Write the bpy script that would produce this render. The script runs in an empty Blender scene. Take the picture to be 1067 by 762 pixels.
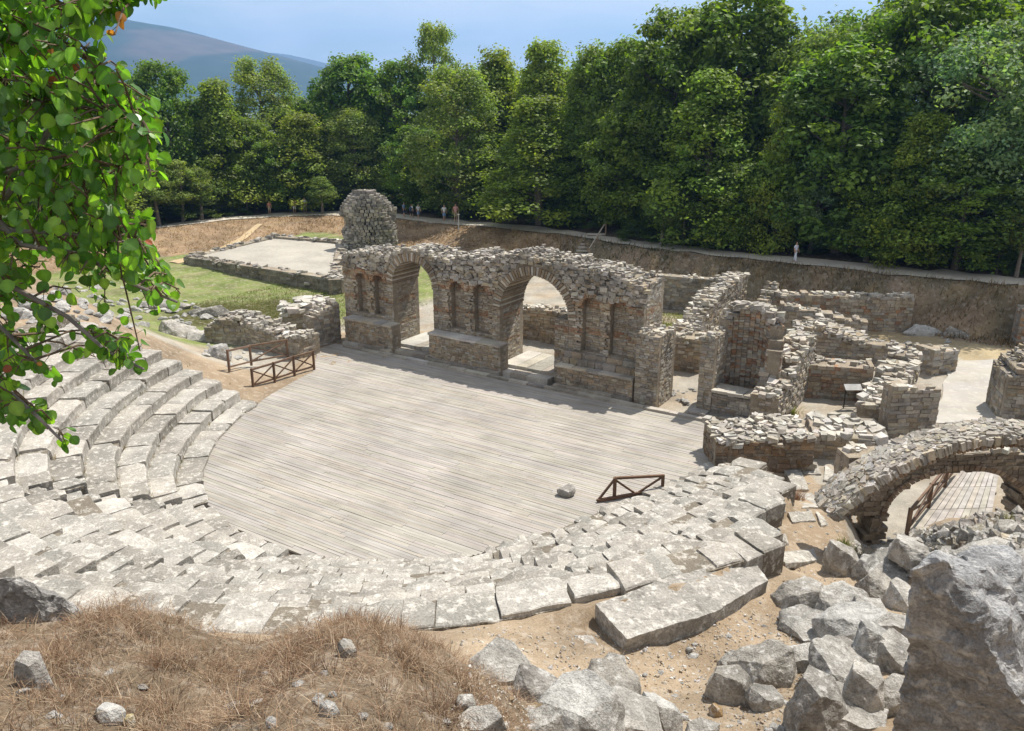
import bpy, bmesh, math, random
from mathutils import Vector, Matrix, noise
R = random.Random(11)
scene = bpy.context.scene
COL = scene.collection
RAD = math.radians
PI = math.pi

# ------------------------------------------------------------------ camera
F, YH, CH = 850.0, 110.0, 12.5
PITCH = math.atan((381 - YH) / F)
CP, SP = math.cos(PITCH), math.sin(PITCH)

def ray(x, y):
    a = (x - 533.5) / F; b = -(y - 381) / F
    return Vector((a, CP + b * SP, -SP + b * CP))
def W(x, y, z=0.0):
    d = ray(x, y); t = (z - CH) / d.z
    return Vector((d.x * t, d.y * t, z))
def WY(x, y, Y):
    d = ray(x, y); t = Y / d.y
    return Vector((d.x * t, Y, CH + d.z * t))
def proj(p):
    z = p[2] - CH
    d = p[1] * CP - z * SP; v = p[1] * SP + z * CP
    return 533.5 + F * p[0] / d, 381 - F * v / d, d
def ztop(p, ypix):
    """height at which the column over p is seen at image row ypix"""
    b = -(ypix - 381) / F
    dy, dz = CP + b * SP, -SP + b * CP
    return CH + dz / dy * p[1]

# ------------------------------------------------------------------ helpers
def tag(o, label=None, cat=None, group=None, kind=None):
    if label: o['label'] = label
    if cat: o['category'] = cat
    if group: o['group'] = group
    if kind: o['kind'] = kind
    return o
def empty(name, loc=(0, 0, 0), label=None, cat=None, group=None, rz=0):
    o = bpy.data.objects.new(name, None); o.empty_display_size = .3
    o.location = loc; o.rotation_euler = (0, 0, rz); COL.objects.link(o)
    return tag(o, label, cat, group)
def link(name, me, parent=None, loc=None):
    o = bpy.data.objects.new(name, me); COL.objects.link(o)
    if parent:
        o.parent = parent
    if loc is not None: o.location = loc
    return o
def kids(o): return [c for c in list(COL.objects) if c.parent == o]
def copy_tree(o, ch, parent=None):
    c = o.copy(); COL.objects.link(c); c.parent = parent
    for k in ch:
        d = k.copy(); COL.objects.link(d); d.parent = c
    return c
def lerp(a, b, t): return a + (b - a) * t
def sstep(a, b, x):
    t = max(0.0, min(1.0, (x - a) / (b - a))); return t * t * (3 - 2 * t)
def interp(x, xs, ys):
    if x <= xs[0]: return ys[0]
    for i in range(1, len(xs)):
        if x <= xs[i]:
            return ys[i - 1] + (ys[i] - ys[i - 1]) * (x - xs[i - 1]) / (xs[i] - xs[i - 1])
    return ys[-1]
def cj(c, a=.12, rr=None):
    rr = rr or R
    k = 1 + rr.uniform(-a, a)
    return (c[0] * k * (1 + rr.uniform(-.03, .03)), c[1] * k, c[2] * k * (1 + rr.uniform(-.05, .05)))
def fbm(x, y, z=0, o=4): return noise.fractal(Vector((x, y, z)), 1.0, 2.0, o)

class MB:
    """collects shapes into one mesh with a colour per vertex"""
    def __init__(s): s.v = []; s.f = []; s.c = []
    def add(s, vs, fs, col):
        n = len(s.v); s.v += [tuple(p) for p in vs]
        s.f += [tuple(i + n for i in f) for f in fs]
        if col and isinstance(col[0], (tuple, list)): s.c += list(col)
        else: s.c += [col] * len(vs)
    BF = [(0, 3, 2, 1), (4, 5, 6, 7), (0, 1, 5, 4), (1, 2, 6, 5), (2, 3, 7, 6), (3, 0, 4, 7)]
    def hexa(s, p8, col): s.add(p8, MB.BF, col)
    def box(s, fr, u0, u1, v0, v1, w0, w1, col, j=0.0, rr=None):
        rr = rr or R
        out = []
        for (a, b, c) in ((u0, v0, w0), (u1, v0, w0), (u1, v1, w0), (u0, v1, w0), (u0, v0, w1), (u1, v0, w1), (u1, v1, w1), (u0, v1, w1)):
            out.append(fr(a + rr.uniform(-j, j), b + rr.uniform(-j, j), c + rr.uniform(-j, j)))
        s.hexa(out, col)
    def tube(s, pts, rads, col, n=7):
        rings = []; vs = []
        for i, p in enumerate(pts):
            p = Vector(p)
            t = (Vector(pts[min(i + 1, len(pts) - 1)]) - Vector(pts[max(i - 1, 0)])).normalized()
            a = t.cross(Vector((0, 0, 1)))
            if a.length < .1: a = t.cross(Vector((1, 0, 0)))
            a.normalize(); b = t.cross(a)
            for k in range(n):
                an = 2 * PI * k / n
                vs.append(p + (a * math.cos(an) + b * math.sin(an)) * rads[i])
        fs = []
        for i in range(len(pts) - 1):
            for k in range(n):
                fs.append((i * n + k, i * n + (k + 1) % n, (i + 1) * n + (k + 1) % n, (i + 1) * n + k))
        fs.append(tuple(range(n - 1, -1, -1))); m = (len(pts) - 1) * n
        fs.append(tuple(range(m, m + n)))
        s.add(vs, fs, col)
    def beam(s, a, b, w, h, col, up=(0, 0, 1)):
        a, b = Vector(a), Vector(b); t = (b - a).normalized(); up = Vector(up)
        sd = t.cross(up)
        if sd.length < .05: sd = t.cross(Vector((1, 0, 0)))
        sd.normalize(); u2 = sd.cross(t)
        p = []
        for q in (a, b):
            for (i, k) in ((-1, -1), (1, -1), (1, 1), (-1, 1)): p.append(q + sd * i * w / 2 + u2 * k * h / 2)
        s.hexa(p, col)
    def build(s, name, mat, parent=None, smooth=False, fix=False):
        me = bpy.data.meshes.new(name)
        if parent is not None:
            off = parent_origin(parent)
            me.from_pydata([(x - off[0], y - off[1], z - off[2]) for x, y, z in s.v], [], s.f)
        else: me.from_pydata(s.v, [], s.f)
        at = me.color_attributes.new('Col', 'FLOAT_COLOR', 'POINT')
        flat = []
        for c in s.c: flat += [c[0], c[1], c[2], 1.0]
        at.data.foreach_set('color', flat)
        if fix:
            bm = bmesh.new(); bm.from_mesh(me); bmesh.ops.recalc_face_normals(bm, faces=bm.faces); bm.to_mesh(me); bm.free()
        me.materials.append(mat)
        if smooth:
            for p in me.polygons: p.use_smooth = True
        me.update()
        return link(name, me, parent)
def parent_origin(o):
    p = Vector((0, 0, 0))
    while o is not None: p += o.location; o = o.parent
    return p

# ------------------------------------------------------------------ materials
def new_mat(name):
    m = bpy.data.materials.new(name); m.use_nodes = True
    nt = m.node_tree; nt.nodes.clear()
    out = nt.nodes.new('ShaderNodeOutputMaterial')
    return m, nt, out
def N(nt, t, **k):
    n = nt.nodes.new(t)
    for a, b in k.items():
        if a.startswith('i_'): n.inputs[a[2:].replace('_', ' ')].default_value = b
        else: setattr(n, a, b)
    return n
def ramp(nt, src, stops):
    r = nt.nodes.new('ShaderNodeValToRGB'); e = r.color_ramp.elements
    while len(e) < len(stops): e.new(.5)
    for i, (p, c) in enumerate(stops):
        e[i].position = p; e[i].color = (c, c, c, 1) if not isinstance(c, (tuple, list)) else (*c, 1)
    nt.links.new(src, r.inputs[0]); return r
def mul(nt, a, b, fac=1.0, mode='MULTIPLY'):
    m = nt.nodes.new('ShaderNodeMix'); m.data_type = 'RGBA'; m.blend_type = mode
    if isinstance(fac, float): m.inputs[0].default_value = fac
    else: nt.links.new(fac, m.inputs[0])
    for i, s in ((6, a), (7, b)):
        if isinstance(s, tuple): m.inputs[i].default_value = (*s, 1)
        else: nt.links.new(s, m.inputs[i])
    return m.outputs[2]
def stone_mat(name, s1=.9, s2=6., s3=28., spot=(.62, .60, .56), spot_amt=.55, dark=(.10, .095, .085), dark_amt=.5, bump=.35, lo=.62, rough=.93):
    """vertex colour x mottling, pale lichen spots, dark weather stains, fine bump"""
    m, nt, out = new_mat(name)
    b = N(nt, 'ShaderNodeBsdfPrincipled'); b.inputs['Roughness'].default_value = rough
    b.inputs['Specular IOR Level'].default_value = .2
    at = N(nt, 'ShaderNodeAttribute', attribute_name='Col')
    tc = N(nt, 'ShaderNodeNewGeometry')
    n1 = N(nt, 'ShaderNodeTexNoise'); n1.inputs['Scale'].default_value = s1; n1.inputs['Detail'].default_value = 6
    n2 = N(nt, 'ShaderNodeTexNoise'); n2.inputs['Scale'].default_value = s2; n2.inputs['Detail'].default_value = 5; n2.inputs['Roughness'].default_value = .65
    n3 = N(nt, 'ShaderNodeTexNoise'); n3.inputs['Scale'].default_value = s3; n3.inputs['Detail'].default_value = 4; n3.inputs['Roughness'].default_value = .7
    n4 = N(nt, 'ShaderNodeTexNoise'); n4.inputs['Scale'].default_value = s2 * .55; n4.inputs['Detail'].default_value = 8; n4.inputs['Roughness'].default_value = .75
    for n in (n1, n2, n3, n4): nt.links.new(tc.outputs['Position'], n.inputs['Vector'])
    v = mul(nt, at.outputs['Color'], ramp(nt, n1.outputs[0], [(.32, lo), (.68, 1.14)]).outputs[0])
    v = mul(nt, v, ramp(nt, n3.outputs[0], [(.28, lo * .9), (.62, 1.1)]).outputs[0])
    f = ramp(nt, n2.outputs[0], [(.52, 0.), (.66, spot_amt)])
    v = mul(nt, v, spot, f.outputs[0], 'MIX')
    f2 = ramp(nt, n4.outputs[0], [(.55, 0.), (.72, dark_amt)])
    v = mul(nt, v, dark, f2.outputs[0], 'MIX')
    nt.links.new(v, b.inputs['Base Color'])
    mx = N(nt, 'ShaderNodeMath', operation='ADD')
    nt.links.new(n2.outputs[0], mx.inputs[0]); nt.links.new(n3.outputs[0], mx.inputs[1])
    bp = N(nt, 'ShaderNodeBump'); bp.inputs['Strength'].default_value = bump; bp.inputs['Distance'].default_value = .06
    nt.links.new(mx.outputs[0], bp.inputs['Height']); nt.links.new(bp.outputs[0], b.inputs['Normal'])
    nt.links.new(b.outputs[0], out.inputs[0])
    return m
def plain_mat(name, s=12., rough=.8, bump=.2, lo=.75, hi=1.15, stretch=None, spec=.3):
    m, nt, out = new_mat(name)
    b = N(nt, 'ShaderNodeBsdfPrincipled'); b.inputs['Roughness'].default_value = rough; b.inputs['Specular IOR Level'].default_value = spec
    at = N(nt, 'ShaderNodeAttribute', attribute_name='Col')
    tc = N(nt, 'ShaderNodeNewGeometry')
    n1 = N(nt, 'ShaderNodeTexNoise'); n1.inputs['Scale'].default_value = s; n1.inputs['Detail'].default_value = 5
    src = tc.outputs['Position']
    if stretch:
        mp = N(nt, 'ShaderNodeMapping', vector_type='TEXTURE'); mp.inputs['Rotation'].default_value = (0, 0, stretch[0]); mp.inputs['Scale'].default_value = stretch[1]
        nt.links.new(src, mp.inputs[0]); src = mp.outputs[0]
    nt.links.new(src, n1.inputs['Vector'])
    v = mul(nt, at.outputs['Color'], ramp(nt, n1.outputs[0], [(.3, lo), (.7, hi)]).outputs[0])
    if stretch:
        n5 = N(nt, 'ShaderNodeTexNoise'); n5.inputs['Scale'].default_value = .45; n5.inputs['Detail'].default_value = 7; n5.inputs['Roughness'].default_value = .62
        nt.links.new(tc.outputs['Position'], n5.inputs['Vector'])
        v = mul(nt, v, ramp(nt, n5.outputs[0], [(.34, .80), (.62, 1.06)]).outputs[0])
    nt.links.new(v, b.inputs['Base Color'])
    bp = N(nt, 'ShaderNodeBump'); bp.inputs['Strength'].default_value = bump; bp.inputs['Distance'].default_value = .02
    nt.links.new(n1.outputs[0], bp.inputs['Height']); nt.links.new(bp.outputs[0], b.inputs['Normal'])
    nt.links.new(b.outputs[0], out.inputs[0]); return m
def leaf_mat(name, rough=.55, trans=.48, tcol=(1.4, 1.5, .42), spec=.35):
    m, nt, out = new_mat(name)
    b = N(nt, 'ShaderNodeBsdfPrincipled'); b.inputs['Roughness'].default_value = rough; b.inputs['Specular IOR Level'].default_value = spec
    at = N(nt, 'ShaderNodeAttribute', attribute_name='Col')
    ob = N(nt, 'ShaderNodeObjectInfo')
    hs = N(nt, 'ShaderNodeHueSaturation')
    mr = N(nt, 'ShaderNodeMapRange'); mr.inputs[3].default_value = .485; mr.inputs[4].default_value = .512
    nt.links.new(ob.outputs['Random'], mr.inputs[0]); nt.links.new(mr.outputs[0], hs.inputs['Hue'])
    nt.links.new(at.outputs['Color'], hs.inputs['Color'])
    nt.links.new(hs.outputs[0], b.inputs['Base Color'])
    t = N(nt, 'ShaderNodeBsdfTranslucent')
    nt.links.new(mul(nt, hs.outputs[0], tcol), t.inputs['Color'])
    mx = N(nt, 'ShaderNodeMixShader'); mx.inputs[0].default_value = trans
    nt.links.new(b.outputs[0], mx.inputs[1]); nt.links.new(t.outputs[0], mx.inputs[2])
    nt.links.new(mx.outputs[0], out.inputs[0]); return m

M_SEAT = stone_mat('seat_limestone', 1.1, 5.5, 22., spot=(.64, .60, .53), spot_amt=.65, dark=(.15, .13, .105), dark_amt=.7, bump=.5, lo=.7)
M_WALL = stone_mat('rubble_masonry', .7, 5., 24., spot=(.48, .445, .385), spot_amt=.35, dark=(.12, .095, .065), dark_amt=.4, bump=.5, lo=.66)
M_ROCK = stone_mat('grey_limestone_rock', 1.6, 7., 34., spot=(.62, .595, .55), spot_amt=.7, dark=(.10, .094, .085), dark_amt=.6, bump=.8, lo=.6)
M_GROUND = stone_mat('dry_ground', .6, 4., 30., spot=(.50, .44, .36), spot_amt=.35, dark=(.14, .10, .06), dark_amt=.35, bump=.5, lo=.7)
M_GRAVEL = stone_mat('pale_gravel', .4, 3., 40., spot=(.56, .53, .48), spot_amt=.3, dark=(.28, .25, .21), dark_amt=.3, bump=.3, lo=.86)
M_DECK = plain_mat('deck_plank', 1.0, .9, .15, .8, 1.12, stretch=(-.569, (1.6, .09, 1)))
M_WOOD = plain_mat('weathered_wood', 3.0, .85, .25, .72, 1.18)
M_LEAF = leaf_mat('tree_leaf')
M_NEARLEAF = leaf_mat('broad_leaf', .33, .52, (1.5, 1.8, .45), .5)
M_STRAW = leaf_mat('dry_straw', .8, .25, (1.2, 1.1, .9), .1)
M_BARK = plain_mat('bark', 14., .95, .6, .55, 1.2)
M_CLOTH = plain_mat('cloth', 30., .9, .1, .9, 1.08)
M_SKIN = plain_mat('skin', 20., .6, .05, .95, 1.05)

# palettes (linear albedo)
LIME = [(.49, .45, .385), (.43, .39, .325), (.54, .505, .445), (.37, .33, .27), (.46, .41, .33)]
TAN = [(.39, .325, .235), (.34, .275, .19), (.43, .37, .28), (.31, .25, .18), (.42, .385, .325), (.28, .24, .19)]
BRICK = [(.33, .19, .11), (.38, .24, .14), (.29, .18, .12), (.40, .30, .20)]
GREY = [(.34, .31, .27), (.28, .25, .21), (.40, .37, .325), (.24, .215, .185)]
MORTAR = (.30, .25, .185)

# ------------------------------------------------------------------ theatre frame
CX, CY = -2.419, 30.523
_pts = [(327, 388), (300, 402), (272, 425), (240, 450), (215, 480), (213, 500), (222, 530), (255, 560), (300, 577), (360, 584), (420, 586), (480, 583), (540, 563), (620, 530), (680, 507), (735, 490), (750, 480)]
_pol = []
for p in _pts:
    q = W(*p); _pol.append((math.degrees(math.atan2(q.y - CY, q.x - CX)) % 360, math.hypot(q.x - CX, q.y - CY)))
_th = [a for a, b in _pol]; _rr = [b for a, b in _pol]
# smooth the traced rim a little
_rs = [_rr[0]] + [(_rr[i - 1] + 2 * _rr[i] + _rr[i + 1]) / 4 for i in range(1, len(_rr) - 1)] + [_rr[-1]]
def R0(t): return interp(t, _th, _rs)
def PP(r, t, z=0): return Vector((CX + r * math.cos(RAD(t)), CY + r * math.sin(RAD(t)), z))
def pol(p):
    return math.degrees(math.atan2(p[1] - CY, p[0] - CX)) % 360, math.hypot(p[0] - CX, p[1] - CY)
# stage wall frame: u along the wall to the right, v backwards
SO = W(360, 358); _e = W(665, 420) - SO; EU = _e.normalized(); EV = Vector((-EU.y, EU.x, 0))
def S(u, v, z): return SO + EU * u + EV * v + Vector((0, 0, z))
def SUV(p): d = Vector((p[0], p[1], 0)) - SO; return d.dot(EU), d.dot(EV)
def u_of(x, v=0):
    # u where the vertical plane through image column x (at floor level) meets the line v
    lo, hi = -30., 40.
    for _ in range(50):
        m = (lo + hi) / 2
        if proj(S(m, v, 0))[0] < x: lo = m
        else: hi = m
    return lo

# traced outer limit of the preserved seats, by angle
_ot = [130, 200, 262, 276, 283, 290, 297, 299, 302, 308, 314, 320, 328, 336, 346]
_or = [18.6, 18.6, 18.6, 18.5, 18.4, 17.9, 17.3, 16.6, 15.4, 14.4, 14.3, 13.6, 12.3, 11.4, 10.8]
def ROUT(t): return interp(t, _ot, _or)
# ------------------------------------------------------------------ terrain
TREAD, RISE, NT = .87, .42, 10
_bt = [((0, 262), 1.0), ((140, 242), 1.2), ((250, 228), 1.3), ((370, 224), 1.4), ((450, 233), 1.6), ((520, 239), 1.8), ((600, 247), 2.0), ((700, 264), 2.3), ((850, 279), 2.5), ((1067, 300), 2.7)]
_bf = [((0, 290), .2), ((150, 268), .1), ((240, 258), .2), ((330, 240), .3), ((430, 258), .3), ((560, 272), .2), ((700, 288), .1), ((760, 303), .05), ((950, 346), 0), ((1067, 360), 0)]
BT = [W(p[0], p[1], z) for p, z in _bt]; BF_ = [W(p[0], p[1], z) for p, z in _bf]
_tx, _ty, _tz = [p.x for p in BT], [p.y for p in BT], [p.z for p in BT]
_fx, _fy, _fz = [p.x for p in BF_], [p.y for p in BF_], [p.z for p in BF_]
def yext(x, xs, ys):
    if x > xs[-1]: return ys[-1] + (x - xs[-1]) * (ys[-1] - ys[-2]) / (xs[-1] - xs[-2]) * .8
    if x < xs[0]: return ys[0] + (x - xs[0]) * .1
    return interp(x, xs, ys)
LOW = [(8.6, 18.0), (9.3, 16.6), (11, 15.9), (13, 15.5), (20, 15.0), (60, 14), (60, 45), (10.8, 45), (10.6, 24)]
def sdpoly(x, y, P):
    d = 1e9; s = False; n = len(P)
    for i in range(n):
        ax, ay = P[i]; bx, by = P[(i + 1) % n]
        ex, ey = bx - ax, by - ay
        t = max(0, min(1, ((x - ax) * ex + (y - ay) * ey) / (ex * ex + ey * ey)))
        d = min(d, math.hypot(x - ax - ex * t, y - ay - ey * t))
        if (ay > y) != (by > y) and x < (bx - ax) * (y - ay) / (by - ay) + ax: s = not s
    return d if s else -d
def far_h(x, y):
    yf, zf = yext(x, _fx, _fy), interp(x, _fx, _fz)
    yt, zt = yext(x, _tx, _ty), interp(x, _tx, _tz)
    yf = min(yf, yt - 4.0)
    t = (y - yf) / max(1.0, yt - yf)
    h = zf * sstep(-3, 0, t) + (zt - zf) * sstep(-.05, 1.0, t)
    if y > yt: h += min(3.0, .03 * max(0, y - yt - 3))
    # sunken grassy pool area on the left
    px = x + 16.5; py = y - 54
    h -= .35 * math.exp(-(px * px / 60 + py * py / 90))
    return h
def HT(x, y, fine=True):
    t, r = pol((x, y))
    h = far_h(x, y)
    if y < 46 or (x < 0 and y < 60):
        r0 = R0(t)
        if r < r0: hill = -.12
        else:
            hill = max(-.12, -.42 + .483 * (min(r, 18.4) - r0))
            rs = min(18.4, ROUT(t) + .1) if t > 276 else 18.4
            hs = -.42 + .483 * (rs - r0) - .45 * sstep(276, 286, t)
            if r > rs:
                k = sstep(272, 286, t)
                far = lerp(.25 * (1 - math.exp(-(r - rs) / .5)) + .36 * (r - rs), .36 * max(0, r - rs - 1.9), k)
                hill = max(-.12, hs + far)
            if y < 4.6: hill += .5 * (4.6 - y)
            hill = min(hill, 11.0 + .02 * (r - 30))
        w = sstep(136, 166, t) * (1 - sstep(334, 347, t)) if t > 90 else 0
        if 90 < t < 200 and r > 18: w *= 1 - .0 * r
        h = lerp(h, hill, w) if r > r0 or w > 0 else min(h, -.12)
        if r < r0 + .1: h = -.12
        if x > 5.5: h -= .35 * sstep(6.2, 9.5, x) * sstep(10.5, 14.5, y) * (1 - sstep(19, 22, y))
        if x > 7.5: h += 1.35 * sstep(8.1, 9.7, x) * sstep(9.0, 12.5, y) * (1 - sstep(16.4, 18, y))
        if x > 7:
            h = lerp(h, 0.0, sstep(-.15, .75, sdpoly(x, y, LOW)))
        # raised lip of the overlook on the left
        if y < 10:
            m = interp(x, [-8, -4, -3.3, -2.8, -2.1, -1.7, -1.2, -.7, -.2, .4, 1], [1.9, 1.7, 1.45, 1.25, 1.5, 1.6, 1.5, 1.15, .8, .2, 0])
            h += m * (1 - sstep(7.5, 9.0, y)) * sstep(2.0, 5.0, y)
    if fine:
        a = .10 if y < 16 else .05
        u, v = SUV((x, y))
        inner = (r < R0(t) + .5)
        if not inner:
            h += a * fbm(x * .9, y * .9) + a * .45 * fbm(x * 3.1, y * 3.1, 5)
    return h
def hit(x, y, off=0.0):
    """where the ray through photo pixel meets the ground"""
    d = ray(x, y); t = 2.0; o = Vector((0, 0, CH)); st = .25
    while t < 200:
        p = o + d * t
        if p.z < HT(p.x, p.y) + off:
            lo, hi = t - st, t
            for _ in range(14):
                m = (lo + hi) / 2; q = o + d * m
                if q.z < HT(q.x, q.y) + off: hi = m
                else: lo = m
            q = o + d * hi; return Vector((q.x, q.y, q.z))
        st = .12 if t < 40 else .3
        t += st
    return o + d * 200
# ------------------------------------------------------------------ world, sun, camera
SUN_AZ, SUN_EL = RAD(50), RAD(63)      # azimuth from +Y towards +X
w = bpy.data.worlds.new('World'); scene.world = w; w.use_nodes = True
nt = w.node_tree; nt.nodes.clear()
wo = nt.nodes.new('ShaderNodeOutputWorld'); bg = nt.nodes.new('ShaderNodeBackground')
sky = nt.nodes.new('ShaderNodeTexSky'); sky.sky_type = 'NISHITA'; sky.sun_disc = False
sky.sun_elevation = SUN_EL; sky.sun_rotation = SUN_AZ; sky.air_density = 1.2; sky.dust_density = 0.8; sky.ozone_density = 2.0
# thin wispy clouds fixed in the sky
g = nt.nodes.new('ShaderNodeTexCoord')
mp = nt.nodes.new('ShaderNodeMapping'); mp.inputs['Scale'].default_value = (2.2, 2.2, 8.5); mp.inputs['Location'].default_value = (.35, .2, .1)
nt.links.new(g.outputs['Generated'], mp.inputs[0])
cn = nt.nodes.new('ShaderNodeTexNoise'); cn.inputs['Scale'].default_value = 2.0; cn.inputs['Detail'].default_value = 9; cn.inputs['Roughness'].default_value = .58; cn.inputs['Distortion'].default_value = .5
nt.links.new(mp.outputs[0], cn.inputs['Vector'])
cr = ramp(nt, cn.outputs[0], [(.34, .22), (.60, .92)])
mixc = mul(nt, sky.outputs[0], (7.5, 7.7, 8.0), cr.outputs[0], 'MIX')
nt.links.new(mixc, bg.inputs[0]); bg.inputs[1].default_value = .092
nt.links.new(bg.outputs[0], wo.inputs[0])
sl = bpy.data.lights.new('sun', 'SUN'); sl.energy = 5.0; sl.angle = RAD(.55); sl.color = (1, .955, .88)
so = bpy.data.objects.new('sun', sl); COL.objects.link(so)
sd = Vector((math.sin(SUN_AZ) * math.cos(SUN_EL), math.cos(SUN_AZ) * math.cos(SUN_EL), math.sin(SUN_EL)))
so.rotation_euler = sd.to_track_quat('Z', 'Y').to_euler(); so.location = (20, 30, 60)
cam = bpy.data.cameras.new('camera'); cam.sensor_width = 36; cam.lens = F / 1067 * 36; cam.clip_start = .05; cam.clip_end = 30000
co = bpy.data.objects.new('camera', cam); COL.objects.link(co); co.location = (0, 0, CH); co.rotation_euler = (PI / 2 - PITCH, 0, 0)
scene.camera = co
scene.view_settings.view_transform = 'Standard'; scene.view_settings.look = 'None'; scene.view_settings.exposure = 0.54; scene.view_settings.gamma = 1
scene.render.engine = 'CYCLES'
cy = scene.cycles
cy.max_bounces = 6; cy.diffuse_bounces = 3; cy.transmission_bounces = 3; cy.volume_bounces = 0; cy.use_denoising = True

# ------------------------------------------------------------------ ground
def rng(a, b, s):
    n = max(1, round((b - a) / s)); return [a + (b - a) * i / n for i in range(n)]
xs = rng(-75, -30, 1.6) + rng(-30, -15, .7) + rng(-15, 16, .17) + rng(16, 26, .5) + rng(26, 80, 1.6) + [80]
ys = rng(-8, 3, .6) + rng(3, 29, .17) + rng(29, 62, .45) + rng(62, 100, 1.0) + rng(100, 160, 4) + [160]
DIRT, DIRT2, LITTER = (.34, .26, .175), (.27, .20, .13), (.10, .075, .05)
BANK, BANK2 = (.30, .20, .115), (.22, .15, .09)
FLOOR, GRASS, ALGAE = (.36, .325, .265), (.17, .18, .05), (.07, .068, .014)
def mixc3(a, b, t): return tuple(lerp(a[i], b[i], t) for i in range(3))
def ground_col(x, y):
    t, r = pol((x, y)); n = .5 + .5 * fbm(x * .35, y * .35, 3); n2 = .5 + .5 * fbm(x * 1.3, y * 1.3, 8)
    yt = yext(x, _tx, _ty); yf = min(yext(x, _fx, _fy), yt - 4)
    u, v = SUV((x, y))
    if y < 46 and (90 < t < 345) and not (sdpoly(x, y, LOW) > 0 and x > 7) and r < 45 and not (x < -11 and y > 38):
        c = mixc3(DIRT, DIRT2, sstep(.3, .75, n))
        if x < 1 and y < 9: c = mixc3((.20, .15, .10), (.13, .095, .06), n2)
        return c
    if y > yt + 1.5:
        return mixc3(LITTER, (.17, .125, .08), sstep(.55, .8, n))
    tt = (y - yf) / max(1, yt - yf)
    if tt > -.1:
        c = mixc3(BANK, BANK2, sstep(.35, .65, n))
        if x > 4: c = mixc3((.27, .20, .135), (.16, .13, .08), sstep(.4, .62, n))
        return mixc3(c, (.38, .27, .14), sstep(.5, .8, n2) * .6)
    c = mixc3(FLOOR, DIRT, sstep(.4, .75, n) * .7)
    if u < 0 and x < 2:       # grassy wet hollow on the left
        gr = mixc3((.16, .20, .05), (.23, .22, .10), sstep(.4, .7, n2))
        d = math.hypot((x + 17) / 1.3, (y - 51))
        gr = mixc3(ALGAE, gr, sstep(3.0, 4.6, d + 2 * (n - .5)))
        c = mixc3(gr, c, sstep(0, 3, u + 5 - (y - 50) * .2))
    if 9.5 < u < 15.3 and 9 < v < 16.5: c = mixc3(GRASS, c, sstep(.5, .7, n))
    if u > 23 and v > 15: c = mixc3((.36, .27, .13), c, .3)
    return c
gm = MB(); nx, ny = len(xs), len(ys)
for y in ys:
    for x in xs:
        z = HT(x, y)
        ed = min(x + 75, 80 - x, y + 8, 160 - y)
        if ed < 6: z = lerp(-3.2, z, sstep(0, 6, ed))
        gm.v.append((x, y, z)); gm.c.append(ground_col(x, y))
for j in range(ny - 1):
    for i in range(nx - 1):
        a = j * nx + i; gm.f.append((a, a + 1, a + 1 + nx, a + nx))
tag(gm.build('ground', M_GROUND, smooth=True), kind='structure')
pm = MB()
pm.add([(-9000, -9000, -3.0), (9000, -9000, -3.0), (9000, 9000, -3.0), (-9000, 9000, -3.0)], [(0, 1, 2, 3)], (.10, .12, .07))
tag(pm.build('plain', M_GROUND), kind='structure')

def strip(name, left, right, col, mat, off=.03, n=8, jag=.0):
    """surface laid over the ground between two polylines"""
    mb = MB(); m = len(left)
    L = []; Rr = []
    for i in range(m - 1):
        for k in range(n):
            L.append(left[i].lerp(left[i + 1], k / n)); Rr.append(right[i].lerp(right[i + 1], k / n))
    L.append(left[-1]); Rr.append(right[-1]); q = 5
    for i in range(len(L)):
        for k in range(q + 1):
            p = L[i].lerp(Rr[i], k / q)
            if k in (0, q): p = p + Vector((0, jag * fbm(p.x * .8, p.y * .8, 2), 0))
            mb.v.append((p.x, p.y, HT(p.x, p.y) + off)); mb.c.append(cj(col, .04))
    for i in range(len(L) - 1):
        for k in range(q):
            a = i * (q + 1) + k; mb.f.append((a, a + 1, a + q + 2, a + q + 1))
    return tag(mb.build(name, mat, smooth=True), kind='structure')
# path along the top of the far bank
_bx = [-70 + 5 * i for i in range(27)]
strip('path', [Vector((x, yext(x, _tx, _ty) + .3, 0)) for x in _bx], [Vector((x, yext(x, _tx, _ty) + 3.4, 0)) for x in _bx], (.46, .41, .34), M_GRAVEL, .06, 5, .8)
# gravelled visitors' path on the right
strip('gravel_path', [W(1000, 377), W(985, 395), W(975, 420), W(960, 440)], [W(1075, 374), W(1090, 395), W(1100, 425), W(1110, 450)], (.38, .35, .305), M_GRAVEL, .05, 8, .4)
strip('dirt_track', [W(176, 274, .1), W(215, 262, .3), W(250, 247, .6), W(268, 235, 1)], [W(186, 276, .1), W(225, 263, .3), W(257, 247, .6), W(274, 235, 1)], (.42, .31, .18), M_GRAVEL, .06, 6, .2)

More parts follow.
